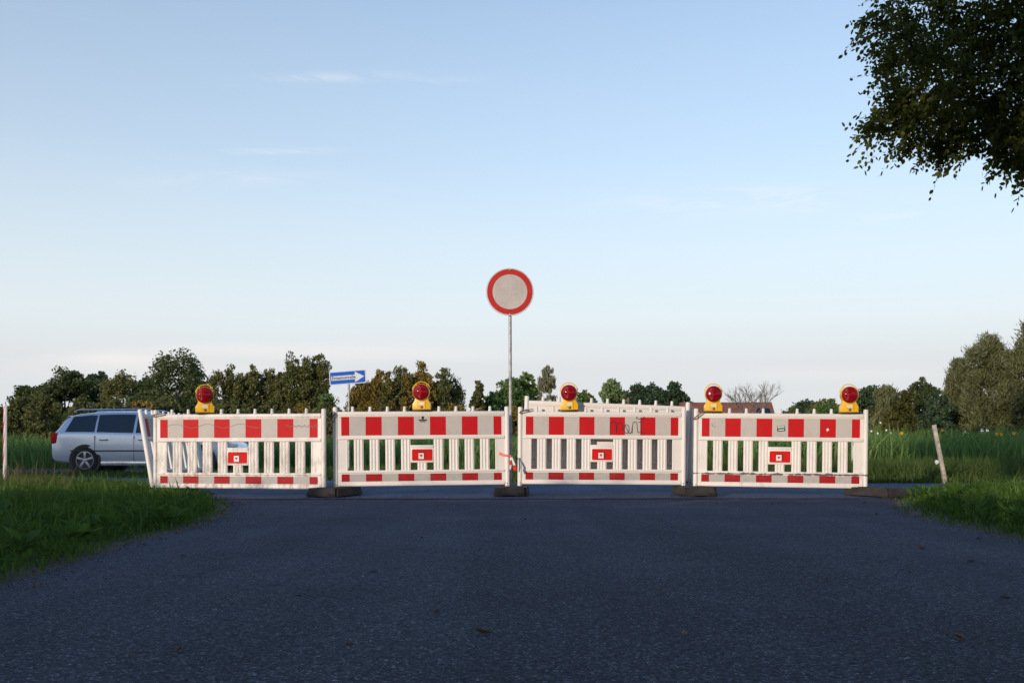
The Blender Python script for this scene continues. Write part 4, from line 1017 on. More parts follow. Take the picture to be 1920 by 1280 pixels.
TREEMAT = {
 'oak': mat_leaf('oak_leaves', [(0.064, 0.088, 0.036), (0.091, 0.118, 0.040), (0.163, 0.190, 0.065)], 0.42, 0.35),
 'olive': mat_leaf('olive_leaves', [(0.096, 0.114, 0.041), (0.156, 0.163, 0.052), (0.277, 0.260, 0.091)], 0.42, 0.3),
 'dark': mat_leaf('dark_leaves', [(0.046, 0.082, 0.046), (0.065, 0.108, 0.052), (0.125, 0.179, 0.078)], 0.42, 0.4),
 'green': mat_leaf('green_leaves', [(0.088, 0.158, 0.046), (0.146, 0.244, 0.060), (0.277, 0.300, 0.104)], 0.42, 0.35),
 'light': mat_leaf('light_leaves', [(0.131, 0.241, 0.070), (0.212, 0.300, 0.104), (0.300, 0.300, 0.179)], 0.42, 0.35),
 'amber': mat_leaf('amber_leaves', [(0.188, 0.126, 0.032), (0.288, 0.200, 0.044), (0.300, 0.300, 0.071)], 0.42, 0.25),
 'yellowgreen': mat_leaf('yellowgreen_leaves', [(0.048, 0.050, 0.014), (0.114, 0.114, 0.026), (0.204, 0.186, 0.046)], 0.42, 0.4),
 'willow': mat_leaf('willow_leaves', [(0.114, 0.131, 0.054), (0.196, 0.200, 0.084), (0.300, 0.300, 0.163)], 0.42, 0.35),
 'birch': mat_leaf('birch_leaves', [(0.198, 0.198, 0.106), (0.277, 0.260, 0.146), (0.300, 0.300, 0.229)], 0.42, 0.5),
}
def far_tree(name, label, cat, px, pytop, hw, Y, mat, style='round', dens=1.0, base=0.4, group='trees along the horizon'):
    sc = FPX / Y
    if style in ('round', 'oak', 'upright'): hw *= 1.22
    top = CAMH + (HORIZ - pytop) / sc; W = hw / sc; X = (px - 960) / sc
    root = empty(name, (X, Y, 0)); tag(root, label, cat, group)
    zb = base; Hc = top - zb
    blobs = []
    if style in ('round', 'oak', 'bush'):
        nb = 11 if style != 'bush' else 7
        blobs.append((0, 0, zb + Hc * 0.52, W * 0.72, W * 0.72, Hc * 0.44))
        for k in range(nb):
            a = 2 * math.pi * k / nb + random.uniform(-.4, .4); zz = random.uniform(0.22, 0.80)
            lim = W * (0.62 if zz < 0.55 else 0.42)
            r = random.uniform(0.26, 0.42) * W
            blobs.append((math.cos(a) * lim, math.sin(a) * lim, zb + Hc * zz, r * 1.15, r * 1.15, min(r * 0.9, Hc * (1.0 - zz) * 1.0 + 0.2)))
        blobs.append((0, 0, zb + Hc * 0.24, W * 0.95, W * 0.85, Hc * 0.26))
        blobs.append((random.uniform(-.15, .15) * W, 0, top - Hc * 0.20, W * 0.42, W * 0.42, Hc * 0.20))
    elif style == 'upright':
        for k in range(7):
            x = random.uniform(-0.75, 0.75) * W; y = random.uniform(-.7, .7) * W
            tz = top - Hc * random.uniform(0.0, 0.28) * (abs(x) / W + 0.15)
            hh = (tz - zb) * 0.5
            blobs.append((x, y, tz - hh, W * random.uniform(0.24, 0.34), W * 0.30, hh))
        blobs.append((0, 0, zb + Hc * 0.5, W * 0.38, W * 0.38, Hc * 0.5))
        blobs.append((0, 0, zb + Hc * 0.3, W * 0.85, W * 0.8, Hc * 0.32))
    elif style == 'cone':
        for k in range(8):
            f = k / 7; blobs.append((random.uniform(-.12, .12) * W, random.uniform(-.1, .1) * W, zb + Hc * (0.12 + 0.78 * f), W * (1 - 0.80 * f), W * (1 - 0.80 * f), Hc * 0.14))
    elif style == 'willow':
        blobs.append((0, 0, zb + Hc * 0.45, W * 0.8, W * 0.8, Hc * 0.42))
        for k in range(12):
            a = random.uniform(0, 6.28); q = random.uniform(0.2, 0.75); zz = random.uniform(0.3, 0.84)
            r = random.uniform(0.22, 0.36) * W
            blobs.append((math.cos(a) * W * q, math.sin(a) * W * q, zb + Hc * zz, r, r, min(r * 1.25, Hc * (1 - zz))))
        blobs.append((0, 0, top - Hc * 0.16, W * 0.4, W * 0.4, Hc * 0.16))
    px_m = sc * 0.533                      # render pixels per metre
    ls = max(0.08, 2.1 / px_m); dens *= 1.45
    area = math.pi * W * Hc * 1.2
    if style == 'willow':
        C, ax = crown_pts(blobs, int(190 * dens), 46, W * 0.11)
        axis = ax * np.array([0.6, 0.6, 0.25]) + np.array([0.12, 0, 0.55])
        V = leaf_quads(C, ls * 2.9, 0.15, axis, 0.4)
    elif style == 'upright':
        C, ax = crown_pts(blobs, int(150 * dens), 40, W * 0.10)
        axis = ax * 0.35 + np.array([0, 0, 0.7]); V = leaf_quads(C, ls * 1.7, 0.42, axis, 0.6)
    elif style == 'birch':
        C, ax = crown_pts([(0, 0, zb + Hc * 0.55, W, W, Hc * 0.45), (0.1 * W, 0, top - Hc * 0.2, W * 0.55, W * 0.55, Hc * 0.2), (-0.2 * W, 0, zb + Hc * 0.3, W * 1.1, W, Hc * 0.3)], int(90 * dens), 40, W * 0.14)
        V = leaf_quads(C, ls * 2.6, 0.22, np.tile(np.array([[0, 0, -1.0]]), (len(C), 1)), 0.3)
        blobs = [(0, 0, zb + Hc * 0.55, W, W, Hc * 0.45)]
    else:
        C, ax = crown_pts(blobs, int((190 if style != 'bush' else 110) * dens), 44, W * 0.085)
        V = leaf_quads(C, ls * 1.35, 0.75)
    V[:, 2] = np.maximum(V[:, 2], 0.05)
    quads_mesh('crown', V, TREEMAT[mat], root)
    trunk_mesh(zb + Hc * 0.6, max(0.10, W * 0.07), blobs).build('trunk', M['bark'], root)
    return root
T_ = far_tree
T_('oak_tree', 'small dark oak standing farthest left above the car roof', 'tree', 47, 720, 34, 112, 'oak')
T_('oak_tree', 'dark round tree left of the low hedge-like tree, near the left edge', 'tree', 122, 689, 50, 110, 'oak')
T_('oak_tree', 'dark tree half hidden between two rounder trees on the left', 'tree', 178, 696, 34, 116, 'dark')
T_('oak_tree', 'broad low olive tree left of the tallest oak', 'tree', 226, 700, 52, 108, 'olive')
T_('oak_tree', 'tallest broad oak on the left, behind the left warning lamp', 'tree', 330, 660, 76, 104, 'oak', 'oak', 1.5)
T_('shrub', 'olive shrub in front of the tall oak', 'shrub', 312, 742, 42, 92, 'olive', 'bush', base=0.1, group='shrubs below the trees')
T_('shrub', 'dull brown shrub right of the left warning lamp', 'shrub', 395, 748, 44, 92, 'olive', 'bush', base=0.1, group='shrubs below the trees')
for px, py, hw, lab in ((436, 689, 34, 'first alder from the left in the dense upright row'), (474, 683, 32, 'second alder from the left in the dense upright row'), (514, 690, 30, 'alder in the middle dip of the upright row'),
                        (552, 662, 36, 'tall alder left of the one-way sign'), (602, 659, 34, 'tall dark alder just behind the one-way sign')):
    T_('alder_tree', lab, 'tree', px, py, hw, 88, 'olive', 'upright', 1.25)
T_('shrub', 'dark green shrub below the one-way sign', 'shrub', 612, 735, 30, 78, 'green', 'bush', base=0.1, group='shrubs below the trees')
for px, py, hw, mt, lab in ((672, 715, 30, 'amber', 'low yellowing tree right of the one-way sign pole'), (705, 686, 32, 'amber', 'tall yellow-brown tree right of the one-way sign'), (748, 684, 34, 'olive', 'olive tree left of the second warning lamp'),
                            (790, 684, 32, 'amber', 'brownish tree behind the second warning lamp'), (832, 690, 34, 'olive', 'last of the brownish trees, left of the gap in the skyline')):
    T_('alder_tree', lab, 'tree', px, py, hw, 84, mt, 'upright', 1.2)
T_('young_tree', 'thin young tree in the skyline gap left of the sign pole', 'tree', 897, 712, 24, 84, 'olive', 'cone', 0.9)
T_('shrub', 'low green bush between the young tree and the sign pole', 'shrub', 922, 735, 30, 86, 'green', 'bush', base=0.1, group='shrubs below the trees')
T_('maple_tree', 'dark green tree directly behind the round sign pole', 'tree', 955, 706, 42, 92, 'green', 'round')
T_('maple_tree', 'dark green tree just right of the round sign pole', 'tree', 990, 698, 26, 94, 'green', 'round')
T_('birch_tree', 'grey drooping birch left of the third warning lamp', 'tree', 1026, 690, 18, 80, 'birch', 'birch')
T_('shrub', 'dark bush right of the third warning lamp', 'shrub', 1088, 733, 26, 82, 'green', 'bush', base=0.1, group='shrubs below the trees')
T_('maple_tree', 'small olive tree left of the bright green tree', 'tree', 1100, 738, 24, 100, 'olive', 'round')
T_('maple_tree', 'bright green tree above the graffiti barrier', 'tree', 1145, 709, 32, 95, 'light', 'round')
for px, py, hw, lab in ((1190, 716, 34, 'dark tree right of the bright green one'), (1228, 721, 34, 'middle of three dark trees above the graffiti barrier'), (1264, 717, 34, 'last dark tree left of the barn roof')):
    T_('oak_tree', lab, 'tree', px, py, hw, 112, 'dark', 'round')
T_('oak_tree', 'small far tree right of the barn gable', 'tree', 1513, 751, 38, 150, 'dark', 'round')
T_('oak_tree', 'low far tree between the barn and the last warning lamp', 'tree', 1562, 752, 46, 145, 'olive', 'round')
T_('oak_tree', 'dark tree right behind the last warning lamp', 'tree', 1628, 724, 40, 82, 'dark', 'round')
T_('willow_tree', 'grey drooping willow right of the last warning lamp', 'tree', 1662, 724, 26, 70, 'willow', 'birch', 1.2)
T_('conifer_tree', 'yellow-green cone-shaped tree on the right beside the willows', 'tree', 1692, 738, 52, 58, 'yellowgreen', 'cone', 1.5)
T_('oak_tree', 'dark tree behind the cone-shaped tree on the right', 'tree', 1728, 708, 34, 62, 'oak', 'round', 1.0)
T_('willow_tree', 'smaller feathery willow left of the two tall ones', 'tree', 1800, 672, 44, 48, 'willow', 'willow', 1.5, 0.2)
T_('willow_tree', 'tall feathery willow second from the right edge', 'tree', 1858, 630, 58, 46, 'willow', 'willow', 1.9, 0.2)
T_('willow_tree', 'tallest feathery willow cut by the right edge', 'tree', 1930, 606, 62, 45, 'willow', 'willow', 1.9, 0.2)
T_('shrub', 'dark shrub under the willows behind the wooden post', 'shrub', 1760, 735, 42, 46, 'dark', 'bush', 1.0, 0.05, group='shrubs below the trees')
for k in range(34):
    px = -20 + k * 58 + random.uniform(-14, 14)
    if 1290 < px < 1480: continue
    T_('shrub', 'low shrub in the unbroken dark row under the trees', 'shrub', px, random.uniform(752, 768) - (16 if px < 300 else 0), random.uniform(34, 46), random.uniform(76, 86), random.choice(['olive', 'olive', 'green', 'amber']), 'bush', 0.8, 0.05, group='shrub row under the trees')
T_('oak_tree', 'low olive tree filling the gap just left of the tallest oak', 'tree', 272, 712, 34, 110, 'olive', 'round')
T_('oak_tree', 'low dark tree filling the gap between the two leftmost oaks', 'tree', 82, 722, 34, 112, 'oak', 'round')
T_('shrub', 'dark shrub under the tallest willow at the right edge', 'shrub', 1925, 745, 52, 43, 'olive', 'bush', 1.0, 0.05, group='shrubs below the trees')
# bare tree over the barn roof
root = empty('bare_tree', (at(1408, 800, 84).x, 84, 0)); tag(root, 'leafless pale tree in front of the barn roof', 'tree')
mb = MB()
def grow(p, d, L, r, lev):
    q = p + d * L; mid_ = (p + q) / 2 + Vector((random.uniform(-1, 1), random.uniform(-1, 1), random.uniform(0, 1))) * L * 0.06
    mb.tube([p, mid_, q], [r, r * 0.85, r * 0.65], 5)
    if lev == 0: return
    for k in range(3 if lev > 1 else 4):
        nd = (d + Vector((random.uniform(-1, 1), random.uniform(-1, 1), random.uniform(-0.15, 0.6))) * 0.75).normalized()
        grow(p + (q - p) * random.uniform(0.55, 1.0), nd, L * random.uniform(0.6, 0.8), r * 0.6, lev - 1)
for k in range(5):
    a = k * 1.26; grow(Vector((0, 0, 2.0)), Vector((math.cos(a) * 0.55, math.sin(a) * 0.55, 1)).normalized(), 1.85, 0.06, 4)
mb.build('branches', M['bark_grey'], root)
mb = MB(); mb.tube([(0, 0, 0), (0.03, 0, 1.0), (0, 0, 2.05)], [0.16, 0.12, 0.09], 8); mb.build('trunk', M['bark_grey'], root)

# ------------------------------------------------------------------ farm buildings
def house(name, label, px0, px1, py_ridge, Y, depth, eave, chim=None, solar=False):
    sc = FPX / Y; x0 = (px0 - 960) / sc; x1 = (px1 - 960) / sc; zr = CAMH + (HORIZ - py_ridge) / sc
    root = empty(name, ((x0 + x1) / 2, Y + depth / 2, 0), (0, 0, R(-6))); tag(root, label, 'building'); hl = (x1 - x0) / 2; hd = depth / 2
    mb = MB(); mb.box(-hl + 0.25, hl - 0.25, -hd + 0.3, hd - 0.3, 0, eave - 0.05); mb.build('wall', M['brick'], root)
    for s in (-1, 1):
        mb = MB(); xg = s * (hl - 0.25)
        mb.add([(xg, -hd + 0.3, eave - 0.05), (xg, hd - 0.3, eave - 0.05), (xg, 0, zr - 0.25), (xg - s * 0.2, -hd + 0.3, eave - 0.05), (xg - s * 0.2, hd - 0.3, eave - 0.05), (xg - s * 0.2, 0, zr - 0.25)],
               [(0, 1, 2), (3, 5, 4), (0, 3, 4, 1), (1, 4, 5, 2), (2, 5, 3, 0)]); mb.build('gable', M['slate'], root)
    mb = MB(); t_ = 0.16
    pr = [(-hd - 0.2, eave - 0.15), (0, zr), (hd + 0.2, eave - 0.15), (hd + 0.2, eave - 0.15 - t_), (0, zr - t_), (-hd - 0.2, eave - 0.15 - t_)]
    k = len(pr)
    mb.add([(-hl, a, b) for a, b in pr] + [(hl, a, b) for a, b in pr], [(0, 1, 4, 5), (1, 2, 3, 4), (6, 11, 10, 7), (7, 10, 9, 8)] + [(i, k + i, k + (i + 1) % k, (i + 1) % k) for i in range(k)])
    # tile courses as low ridges
    nrow = 16
    for r_ in range(1, nrow):
        f = r_ / nrow; y = -(hd + 0.2) * (1 - f); z = eave - 0.15 + (zr - eave + 0.15) * f
        mb.box(-hl + 0.02, hl - 0.02, y - 0.03, y + 0.03, z - 0.02, z + 0.035)
    rf = mb.build('roof', M['roof'], root)
    if chim is not None:
        mb = MB(); mb.box(chim - 0.3, chim + 0.3, -0.3, 0.3, zr - 0.5, zr + 0.75, 0.02); mb.build('chimney', M['brick'], rf)
    if solar:
        sl = math.atan2(zr - eave + 0.15, hd + 0.2)
        T = Matrix.Translation((hl * 0.74, -(hd + 0.2) * 0.45, eave - 0.15 + (zr - eave + 0.15) * 0.55 + 0.12)) @ Matrix.Rotation(sl, 4, 'X')
        mb = MB(); mb.box(-0.75, 0.75, -0.75, 0.75, -0.03, 0.03, 0.0, 0, T); mb.build('solar_panel', M['panel'], rf)
    for wx in (-0.5, 0.0, 0.5):
        mb = MB(); mb.box(hl * wx - 0.5, hl * wx + 0.5, -hd + 0.26, -hd + 0.32, 1.0, 2.2); wn = mb.build('window', M['white'], root)
        mb = MB(); mb.box(hl * wx - 0.42, hl * wx + 0.42, -hd + 0.24, -hd + 0.258, 1.08, 2.12); mb.build('pane', M['glass'], wn)
house('barn', 'long red-brown tiled barn roof behind the bare tree', 1288, 1466, 750, 98, 8.5, 2.9, solar=True)
house('farmhouse', 'small red-roofed house with chimney behind the graffiti barrier', 1140, 1245, 756, 104, 7, 2.9, chim=-0.6)

# ------------------------------------------------------------------ beech at the right, its boughs hang into the picture
def sprigs(C, D, per, L, ls):
    n = len(C); D = unit(D)
    s1 = unit(np.cross(D, rng.normal(size=(n, 3)))); s2 = np.cross(D, s1)
    Vs = []
    for k in range(per):
        t = (k + rng.uniform(0, 0.8, n)) / per
        sg = 1 if k % 2 else -1
        base = C + D * (t * L)[:, None] + np.array([0, 0, -1.0]) * (t * t * L * 0.25)[:, None]
        ang = rng.uniform(-0.5, 0.5, n)
        d = unit(D * 0.6 + sg * (s1 * np.cos(ang)[:, None] + s2 * np.sin(ang)[:, None]) + np.array([0, 0, -0.35]) + 0.25 * rng.normal(size=(n, 3)))
        ln = ls * rng.uniform(0.7, 1.25, n)
        nb = unit(np.cross(d, rng.normal(size=(n, 3)) * 0.7 + np.array([0, 0, 1.0])))
        up = np.cross(nb, d)
        wv = (ln * rng.uniform(0.26, 0.36, n))[:, None]
        l = ln[:, None]
        v = [base, base + d * l * 0.35 + nb * wv - up * l * 0.03, base + d * l * 0.72 + nb * wv * 0.8 - up * l * 0.08, base + d * l * 1.02 - up * l * 0.14, base + d * l * 0.72 - nb * wv * 0.8 - up * l * 0.08, base + d * l * 0.35 - nb * wv - up * l * 0.03]
        Vs.append(np.stack(v, 1))
    V = np.concatenate(Vs, 0)
    m = len(V); V = V.reshape(-1, 3)
    b = np.arange(m)[:, None] * 6
    loops = np.concatenate([b + np.array([[0, 1, 2, 3]]), b + np.array([[0, 3, 4, 5]])], 1).ravel()
    st = np.arange(m * 2) * 4
    return V, loops, st
def twigs(C, D, L, r=0.0025):
    n = len(C); D = unit(D); s1 = unit(np.cross(D, rng.normal(size=(n, 3)))); s2 = np.cross(D, s1)
    E = C + D * L[:, None] + np.array([0, 0, -0.25]) * L[:, None]
    V = np.stack([C + s1 * r, C + (-0.5 * s1 + 0.87 * s2) * r, C + (-0.5 * s1 - 0.87 * s2) * r, E], 1).reshape(-1, 3)
    b = np.arange(n)[:, None] * 4
    loops = np.concatenate([b + np.array([[0, 1, 3]]), b + np.array([[1, 2, 3]]), b + np.array([[2, 0, 3]])], 1).ravel()
    return V, loops, np.arange(n * 3) * 3
BEECH = mat_leaf('beech_leaves', [(0.036, 0.056, 0.010), (0.09, 0.115, 0.018), (0.16, 0.175, 0.03), (0.28, 0.23, 0.045)], 0.5, 1.2, 0.4)
TX, TY = 8.6, 9.2
beech = empty('beech_tree', (TX, TY, 0)); tag(beech, 'large dark beech whose leafy boughs hang into the upper right corner', 'tree')
masses = [(1655, 38, 9.6, .17), (1700, 30, 9.8, .30), (1630, 48, 9.5, .06), (1615, 44, 9.5, .04), (1760, 40, 10.2, .5), (1850, 40, 10.5, .6), (1940, 40, 10.2, .6), (1700, 90, 9.7, .22), (1740, 130, 9.9, .36), (1820, 130, 10.3, .5), (1920, 140, 10, .55),
          (1665, 112, 9.6, .10), (1655, 128, 9.6, .05), (1688, 165, 9.6, .15), (1730, 190, 9.7, .32), (1690, 205, 9.6, .18), (1680, 232, 9.6, .16), (1645, 237, 9.6, .10), (1634, 262, 9.6, .08), (1628, 276, 9.6, .04), (1672, 262, 9.6, .13), (1688, 285, 9.6, .09),
          (1715, 255, 9.7, .25), (1712, 285, 9.7, .12), (1770, 235, 9.9, .30), (1775, 280, 9.8, .20), (1762, 320, 9.8, .10), (1760, 335, 9.8, .05), (1800, 300, 9.8, .12), (1815, 317, 9.8, .06), (1825, 225, 10.1, .33), (1850, 275, 9.9, .18), (1900, 250, 10, .26),
          (1880, 195, 10, .35), (1890, 305, 9.7, .16), (1915, 325, 9.6, .16), (1908, 340, 9.5, .06), (1945, 320, 9.6, .25), (1960, 220, 10, .4), (1880, 318, 9.6, .05), (1860, 308, 9.6, .05)]
Cs, Ds = [], []
side = [(px, py, random.uniform(9.6, 11.0), 0.5) for px in range(2030, 2560, 95) for py in range(-330, 330, 110)] + [(px, py, random.uniform(9.8, 11.2), 0.5) for px in range(1680, 2030, 95) for py in (-120, -230, -340)]
side = [m_ for m_ in side if m_[1] < 270 or m_[0] < 2300]
for px, py, Y, r in masses + side:
    py = py - 38 * min(1, max(0, (py - 180) / 120)); px = px + 12; c = np.array(at(px, py, Y)); m = int(max(8, (1050 if px < 2000 and py > -90 else 640) * r ** 2.0 * (1.0 if r > 0.2 else 1.6)))
    d = sphere_pts(m) * (rng.uniform(0, 1, m) ** 0.5)[:, None]
    p = c + d * r * np.array([1.0, 1.9, 0.9])
    Cs.append(p); Ds.append(np.array([-0.75, -0.15, -0.2]) + 0.6 * rng.normal(size=(m, 3)))
C = np.concatenate(Cs); D = np.concatenate(Ds)
nzv = np.array([mnoise.noise(Vector(p) * 3.6) for p in C]); keep = nzv > -0.12; C = C[keep]; D = D[keep]
# the rest of the crown, outside the picture
ob = [(TX, TY, 8.2, 4.6, 4.4, 3.6), (TX - 1.5, TY - 3, 6.6, 3.2, 3.2, 2.2), (TX + 2, TY + 2, 7, 3.5, 3.5, 2.6), (TX, TY + 2, 5.8, 3.2, 3, 1.8), (TX + 2.5, TY - 2, 6, 3, 3, 2)]
C2 = []
for x, y, z, rx, ry, rz in ob:
    d = sphere_pts(1500) * (rng.uniform(0.15, 1, 1500) ** 0.4)[:, None]; C2.append(np.array([x, y, z]) + d * np.array([rx, ry, rz]))
C2 = np.concatenate(C2)
ppx = 960 + C2[:, 0] * FPX / np.maximum(C2[:, 1], 0.1); ppy = HORIZ - (C2[:, 2] - CAMH) * FPX / np.maximum(C2[:, 1], 0.1)
off = (C2[:, 1] < 0.5) | (ppx > 1990) | (ppy < -70)
C2 = C2[off]; D2 = unit(C2 - np.array([TX, TY, 7])) + 0.5 * rng.normal(size=C2.shape)
CA = np.concatenate([C, C2]) ; DA = np.concatenate([D, D2]); LA = rng.uniform(0.16, 0.36, len(CA))
V, lo, st = sprigs(CA, DA, 11, LA, 0.052)
o = np_mesh('crown', V - np.array([TX, TY, 0]), lo, st, BEECH, beech)
V, lo, st = twigs(CA, DA, LA); np_mesh('twigs', V - np.array([TX, TY, 0]), lo, st, M['bark'], beech)
mb = MB(); mb.tube([(0, 0, -0.1), (0.05, 0, 1), (0, 0.1, 3), (-0.1, 0, 5.5), (0, 0, 8.5), (0.1, 0, 10.5)], [0.42, 0.32, 0.28, 0.22, 0.13, 0.04], 14); mb.build('trunk', M['bark'], beech)
mb = MB()
for px, py, Y, r in masses:
    if r < 0.34: continue
    e_ = at(px, py, Y) - Vector((TX, TY, 0)); s_ = Vector((-0.1, 0, 3.2 + 0.45 * (e_.z - 2)))
    # outer part only thin
    k = 8; pts = [s_.lerp(e_, i / k) + Vector((0, 0, 0.35 * math.sin(math.pi * i / k))) + Vector((random.uniform(-1, 1), random.uniform(-1, 1), random.uniform(-1, 1))) * 0.13 * (0 < i < k) for i in range(k + 1)]
    mb.tube(pts, [0.045 * (1 - i / k) ** 1.5 + 0.003 for i in range(k + 1)], 6)
def mass_pt(m): return at(m[0] + 12, m[1] - 38 * min(1, max(0, (m[1] - 180) / 120)), m[2]) - Vector((TX, TY, 0))
for m_ in masses:                              # thin side twigs out to the outer sprays
    if m_[3] >= 0.34: continue
    a_ = mass_pt(m_); big = min((q for q in masses if q[3] > m_[3] * 1.25), key=lambda q: (mass_pt(q) - a_).length); b_ = mass_pt(big)
    k = 6; pts = [b_.lerp(a_, i / k) + Vector((random.uniform(-1, 1), random.uniform(-1, 1), random.uniform(-1, 1))) * 0.03 * (0 < i < k) for i in range(k + 1)]
    mb.tube(pts, [0.009 * (1 - i / k) + 0.0025 for i in range(k + 1)], 5)
for x, y, z, rx, ry, rz in ob[1:]:
    mb.tube([(0, 0, 3.5), ((x - TX) * 0.5, (y - TY) * 0.5, (3.5 + z) / 2 + 0.3), (x - TX, y - TY, z)], [0.14, 0.09, 0.04], 8)
mb.build('limbs', M['bark'], beech)

# ------------------------------------------------------------------ unseen trees and hedge behind the camera: they shade the foreground
def leafy_volume(name, label, cat, loc, blobs, n, per, cr, ls, mat, trunk=None, group=None):
    root = empty(name, loc); tag(root, label, cat, group)
    C, ax = crown_pts(blobs, n, per, cr)
    C2, _ = crown_pts([(b[0], b[1], b[2], b[3] * .6, b[4] * .6, b[5] * .6) for b in blobs], n // 2, per, cr)
    V = leaf_quads(np.concatenate([C, C2]), ls, 0.8); quads_mesh('crown', V, TREEMAT[mat], root)
    if trunk: trunk_mesh(trunk[0], trunk[1], blobs).build('trunk', M['bark'], root)
    return root
HT = 4.38
for i in range(9):
    x = -33 + i * 4.0
    HT = 4.30 if i < 6 else (3.95 if i == 6 else 2.9); bl = [(random.uniform(-1.2, 1.2), random.uniform(-.5, .5), HT * 0.5, 2.2, 1.6, HT * 0.5 - 0.05), (-1.2, 0, HT * 0.5, 1.6, 1.5, HT * 0.49 - 0.05), (1.2, 0, HT * 0.5, 1.6, 1.5, HT * 0.49 - 0.05), (0, 0, HT * 0.72, 2.6, 1.3, HT * 0.25)]
    leafy_volume('shade_hedge', 'unseen tall hedge added behind the camera to shade the road', 'hedge', (x, -9.0 + random.uniform(-.2, .2), 0), bl, 110, 40, 0.28, 0.34, 'dark', (2.5, 0.12), 'added hedge bushes behind the camera')  # added occluder, out of view; bush heights set where the sunlight begins
leafy_volume('unseen_lime', 'tall tree behind the camera on the left of the road', 'tree', (-4.6, -6.5, 0), [(0, 0, 10, 5.4, 5.4, 4.0), (2.5, 1.5, 9, 3.5, 3.5, 3), (-2, -1, 9.2, 3.4, 3.4, 2.6), (1, 0, 12, 4, 4, 2.5)], 420, 44, 0.42, 0.36, 'dark', (9, 0.35), 'tall trees behind the camera')
leafy_volume('unseen_lime', 'tall tree behind the camera on the right of the road', 'tree', (6.5, -5, 0), [(0, 0, 9, 5.2, 5.4, 4.2), (-2.5, 1.5, 8, 3.5, 3.5, 3), (-2, -1, 9.2, 3.4, 3.4, 2.6), (1, 0, 12, 4, 4, 2.5)], 420, 44, 0.42, 0.36, 'dark', (9, 0.35), 'tall trees behind the camera')

leafy_volume('unseen_lime', 'unseen tree added so its boughs over the camera darken the near road', 'tree', (7.5, -1.5, 0), [(-8, 1, 7.4, 4.8, 4.8, 2.0), (-11, 0, 7.8, 3.4, 4.0, 2.2), (-3.5, 0.5, 7.6, 3.6, 4.6, 2.2), (-8, 4.2, 6.9, 4.4, 2.2, 1.3), (-4, 4.2, 6.9, 3.6, 2.4, 1.3), (-6.8, 1.2, 4.35, 3.4, 3.2, 0.8), (-5, 1, 4.6, 2.6, 2.6, 0.9)], 1500, 44, 0.30, 0.26, 'dark', (8, 0.28), 'tall trees behind the camera')  # added overhead canopy, out of view, darkens the road close to the camera
for x, y in ((-30, -9), (-35, -10), (-40, -9)):
    leafy_volume('unseen_lime', 'unseen tall tree added far left behind the camera to shade the car', 'tree', (x, y, 0), [(0, 0, 6.8, 3.4, 3, 3.2), (1.5, 0, 5.5, 2.4, 2.4, 2.4), (-1.5, 0.5, 5.8, 2.4, 2.4, 2.6)], 220, 44, 0.34, 0.34, 'dark', (6, 0.28), 'added trees far left behind the camera')  # added out of view to keep low sun off the car
# ------------------------------------------------------------------ fallen leaves on the road
def leaf_mesh(L, W, curl, mats):
    mb = MB(); n = 6; vs = []
    for i in range(n + 1):
        t = i / n; wv = W * math.sin(math.pi * min(1, t * 0.92 + 0.04)) ** 0.8 * (1 - 0.25 * t); z = curl * (t - 0.5) ** 2 * 2
        vs += [((t - .5) * L, -wv / 2, z + abs(wv) * 0.35), ((t - .5) * L, 0, z), ((t - .5) * L, wv / 2, z + abs(wv) * 0.45)]
    fs = []
    for i in range(n):
        a = i * 3; fs += [(a, a + 1, a + 4, a + 3), (a + 1, a + 2, a + 5, a + 4)]
    mb.add(vs, fs, 0, True); mb.tube([(-L / 2, 0, curl * .5), (-L * 0.72, 0.002, curl * .55)], 0.0009, 4); return mb
lm = []
for (L, W, c_, mt) in ((0.062, 0.034, 0.014, 'leaf_litter'), (0.05, 0.03, 0.02, 'leaf_litter2'), (0.055, 0.026, 0.01, 'leaf_litter3'), (0.07, 0.03, 0.018, 'leaf_litter')):
    o = leaf_mesh(L, W, c_, None).build('fallen_leaf', M[mt]); lm.append(o)
spots = [(243, 1234, 0), (336, 1223, 3), (1283, 1193, 1), (1237, 1115, 0), (1601, 1004, 1), (1821, 1055, 3), (1706, 1075, 2), (1885, 1124, 2), (1797, 1198, 0), (1113, 1009, 1), (790, 1010, 0), (655, 1212, 2), (905, 1190, 0), (65, 1103, 0), (344, 1044, 1), (1455, 1150, 2), (490, 965, 1), (1345, 945, 0), (1448, 946, 2), (1114, 941, 2), (1643, 966, 0), (1671, 993, 2), (1728, 1030, 0), (1835, 1012, 2), (700, 1075, 2), (560, 1120, 2), (820, 1150, 2), (1550, 1090, 0), (1620, 944, 1), (985, 975, 2), (870, 945, 2)]
usedm = set()
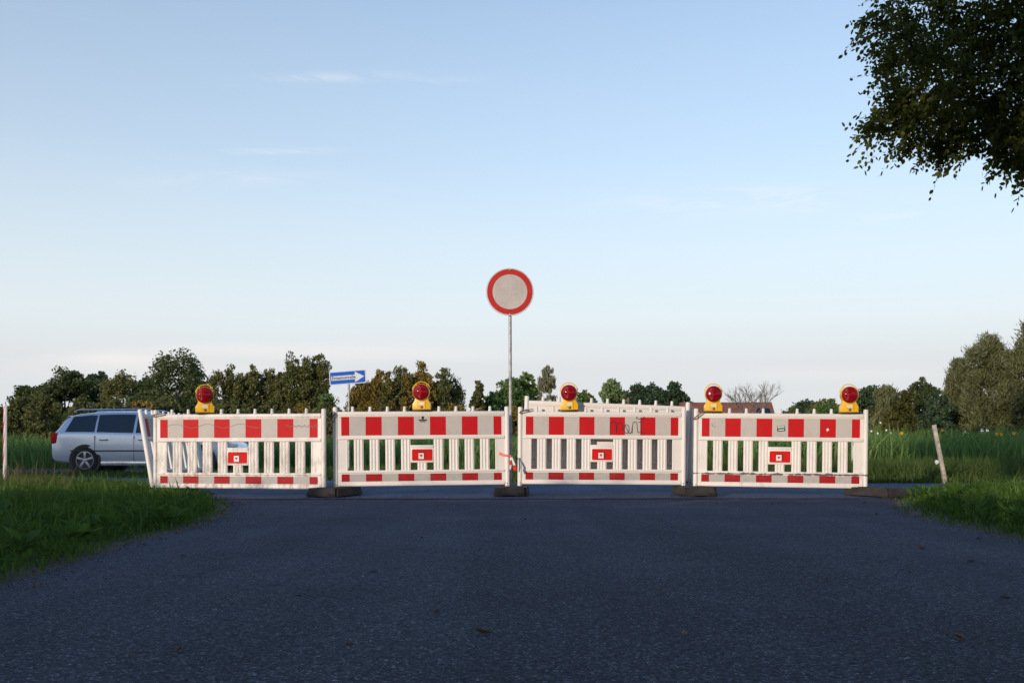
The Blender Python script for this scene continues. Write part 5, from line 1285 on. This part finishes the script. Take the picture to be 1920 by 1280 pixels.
for px, py, k in spots:
    p = gnd(px, py)
    o = lm[k] if k not in usedm else lm[k].copy()
    if k in usedm: COL.objects.link(o)
    usedm.add(k)
    sc_ = random.uniform(0.5, 1.0); o.location = (p.x, p.y, 0.007 if p.y < 11.6 else 0.013); o.rotation_euler = (random.uniform(-.15, .15), random.uniform(-.15, .15), random.uniform(0, 6.28)); o.scale = (sc_,) * 3
    tag(o, {0: 'small curled reddish-brown leaf lying on the asphalt', 1: 'small pale tan leaf lying on the asphalt', 2: 'small dark withered leaf lying on the asphalt', 3: 'long curled brown leaf lying on the asphalt'}[k], 'leaf', {0: 'reddish fallen leaves on the road', 1: 'pale fallen leaves on the road', 2: 'dark fallen leaves on the road', 3: 'long fallen leaves on the road'}[k])
# crumbs and leaf litter along the road edges
Cp = []
for k in range(3600):
    y = random.uniform(3.4, 13); s = random.random() < 0.5
    x = (float(edgex(LE, y)) + abs(random.gauss(0.0, 0.085)) * random.choice((1, 1, -0.6))) if s else (float(edgex(RE, y)) - abs(random.gauss(0.0, 0.085)) * random.choice((1, 1, -0.6)))
    Cp.append((x, y, 0.011))
tag(quads_mesh('leaf_litter', leaf_quads(np.array(Cp), 0.011, 0.6, np.tile(np.array([[1.0, 0.2, 0.05]]), (len(Cp), 1)), 0.5), M['leaf_litter3']), 'brown crumbs and leaf litter along the road edges', 'litter', kind='stuff')
# flowers at the edge of the crop
def flower(px, py, Y, mat, lab, grp, r):
    p = at(px, py, Y); root = empty('flower', (p.x, p.y, 0)); tag(root, lab, 'flower', grp)
    mb = MB(); mb.tube([(0, 0, 0), (0.03, 0, p.z * 0.6), (0, 0, p.z)], 0.008, 6); mb.build('stem', CROP, root)
    mb = MB()
    for k in range(12):
        A = Matrix.Translation((0, -0.02, p.z)) @ Matrix.Rotation(R(30 * k), 4, 'Y'); mb.add([(-r * .2, 0, r * .3), (r * .2, 0, r * .3), (r * .16, -0.01, r * .85), (0, -0.015, r), (-r * .16, -0.01, r * .85)], [(0, 1, 2, 3, 4)], 0, False, A)
    mb.build('petals', mat, root)
    mb = MB(); mb.lathe([(r * .36, 0), (r * .34, 0.02), (0.001, 0.03)], 12, M=Matrix.Translation((0, -0.012, p.z))); mb.build('centre', mat, root)
for px, py in ((1766, 806), (1876, 814), (1900, 812), (1868, 813), (1690, 812)): flower(px, py, 29.8, M['petal'], 'small yellow flower standing at the front of the crop field', 'yellow flowers in the crop', 0.055)
for px, py in ((1650, 792), (1669, 811), (1661, 806), (1645, 812), (1633, 808)): flower(px, py, 29.8, M['petal_w'], 'small white flower at the crop edge beside the right end barrier', 'white flowers in the crop', 0.032)
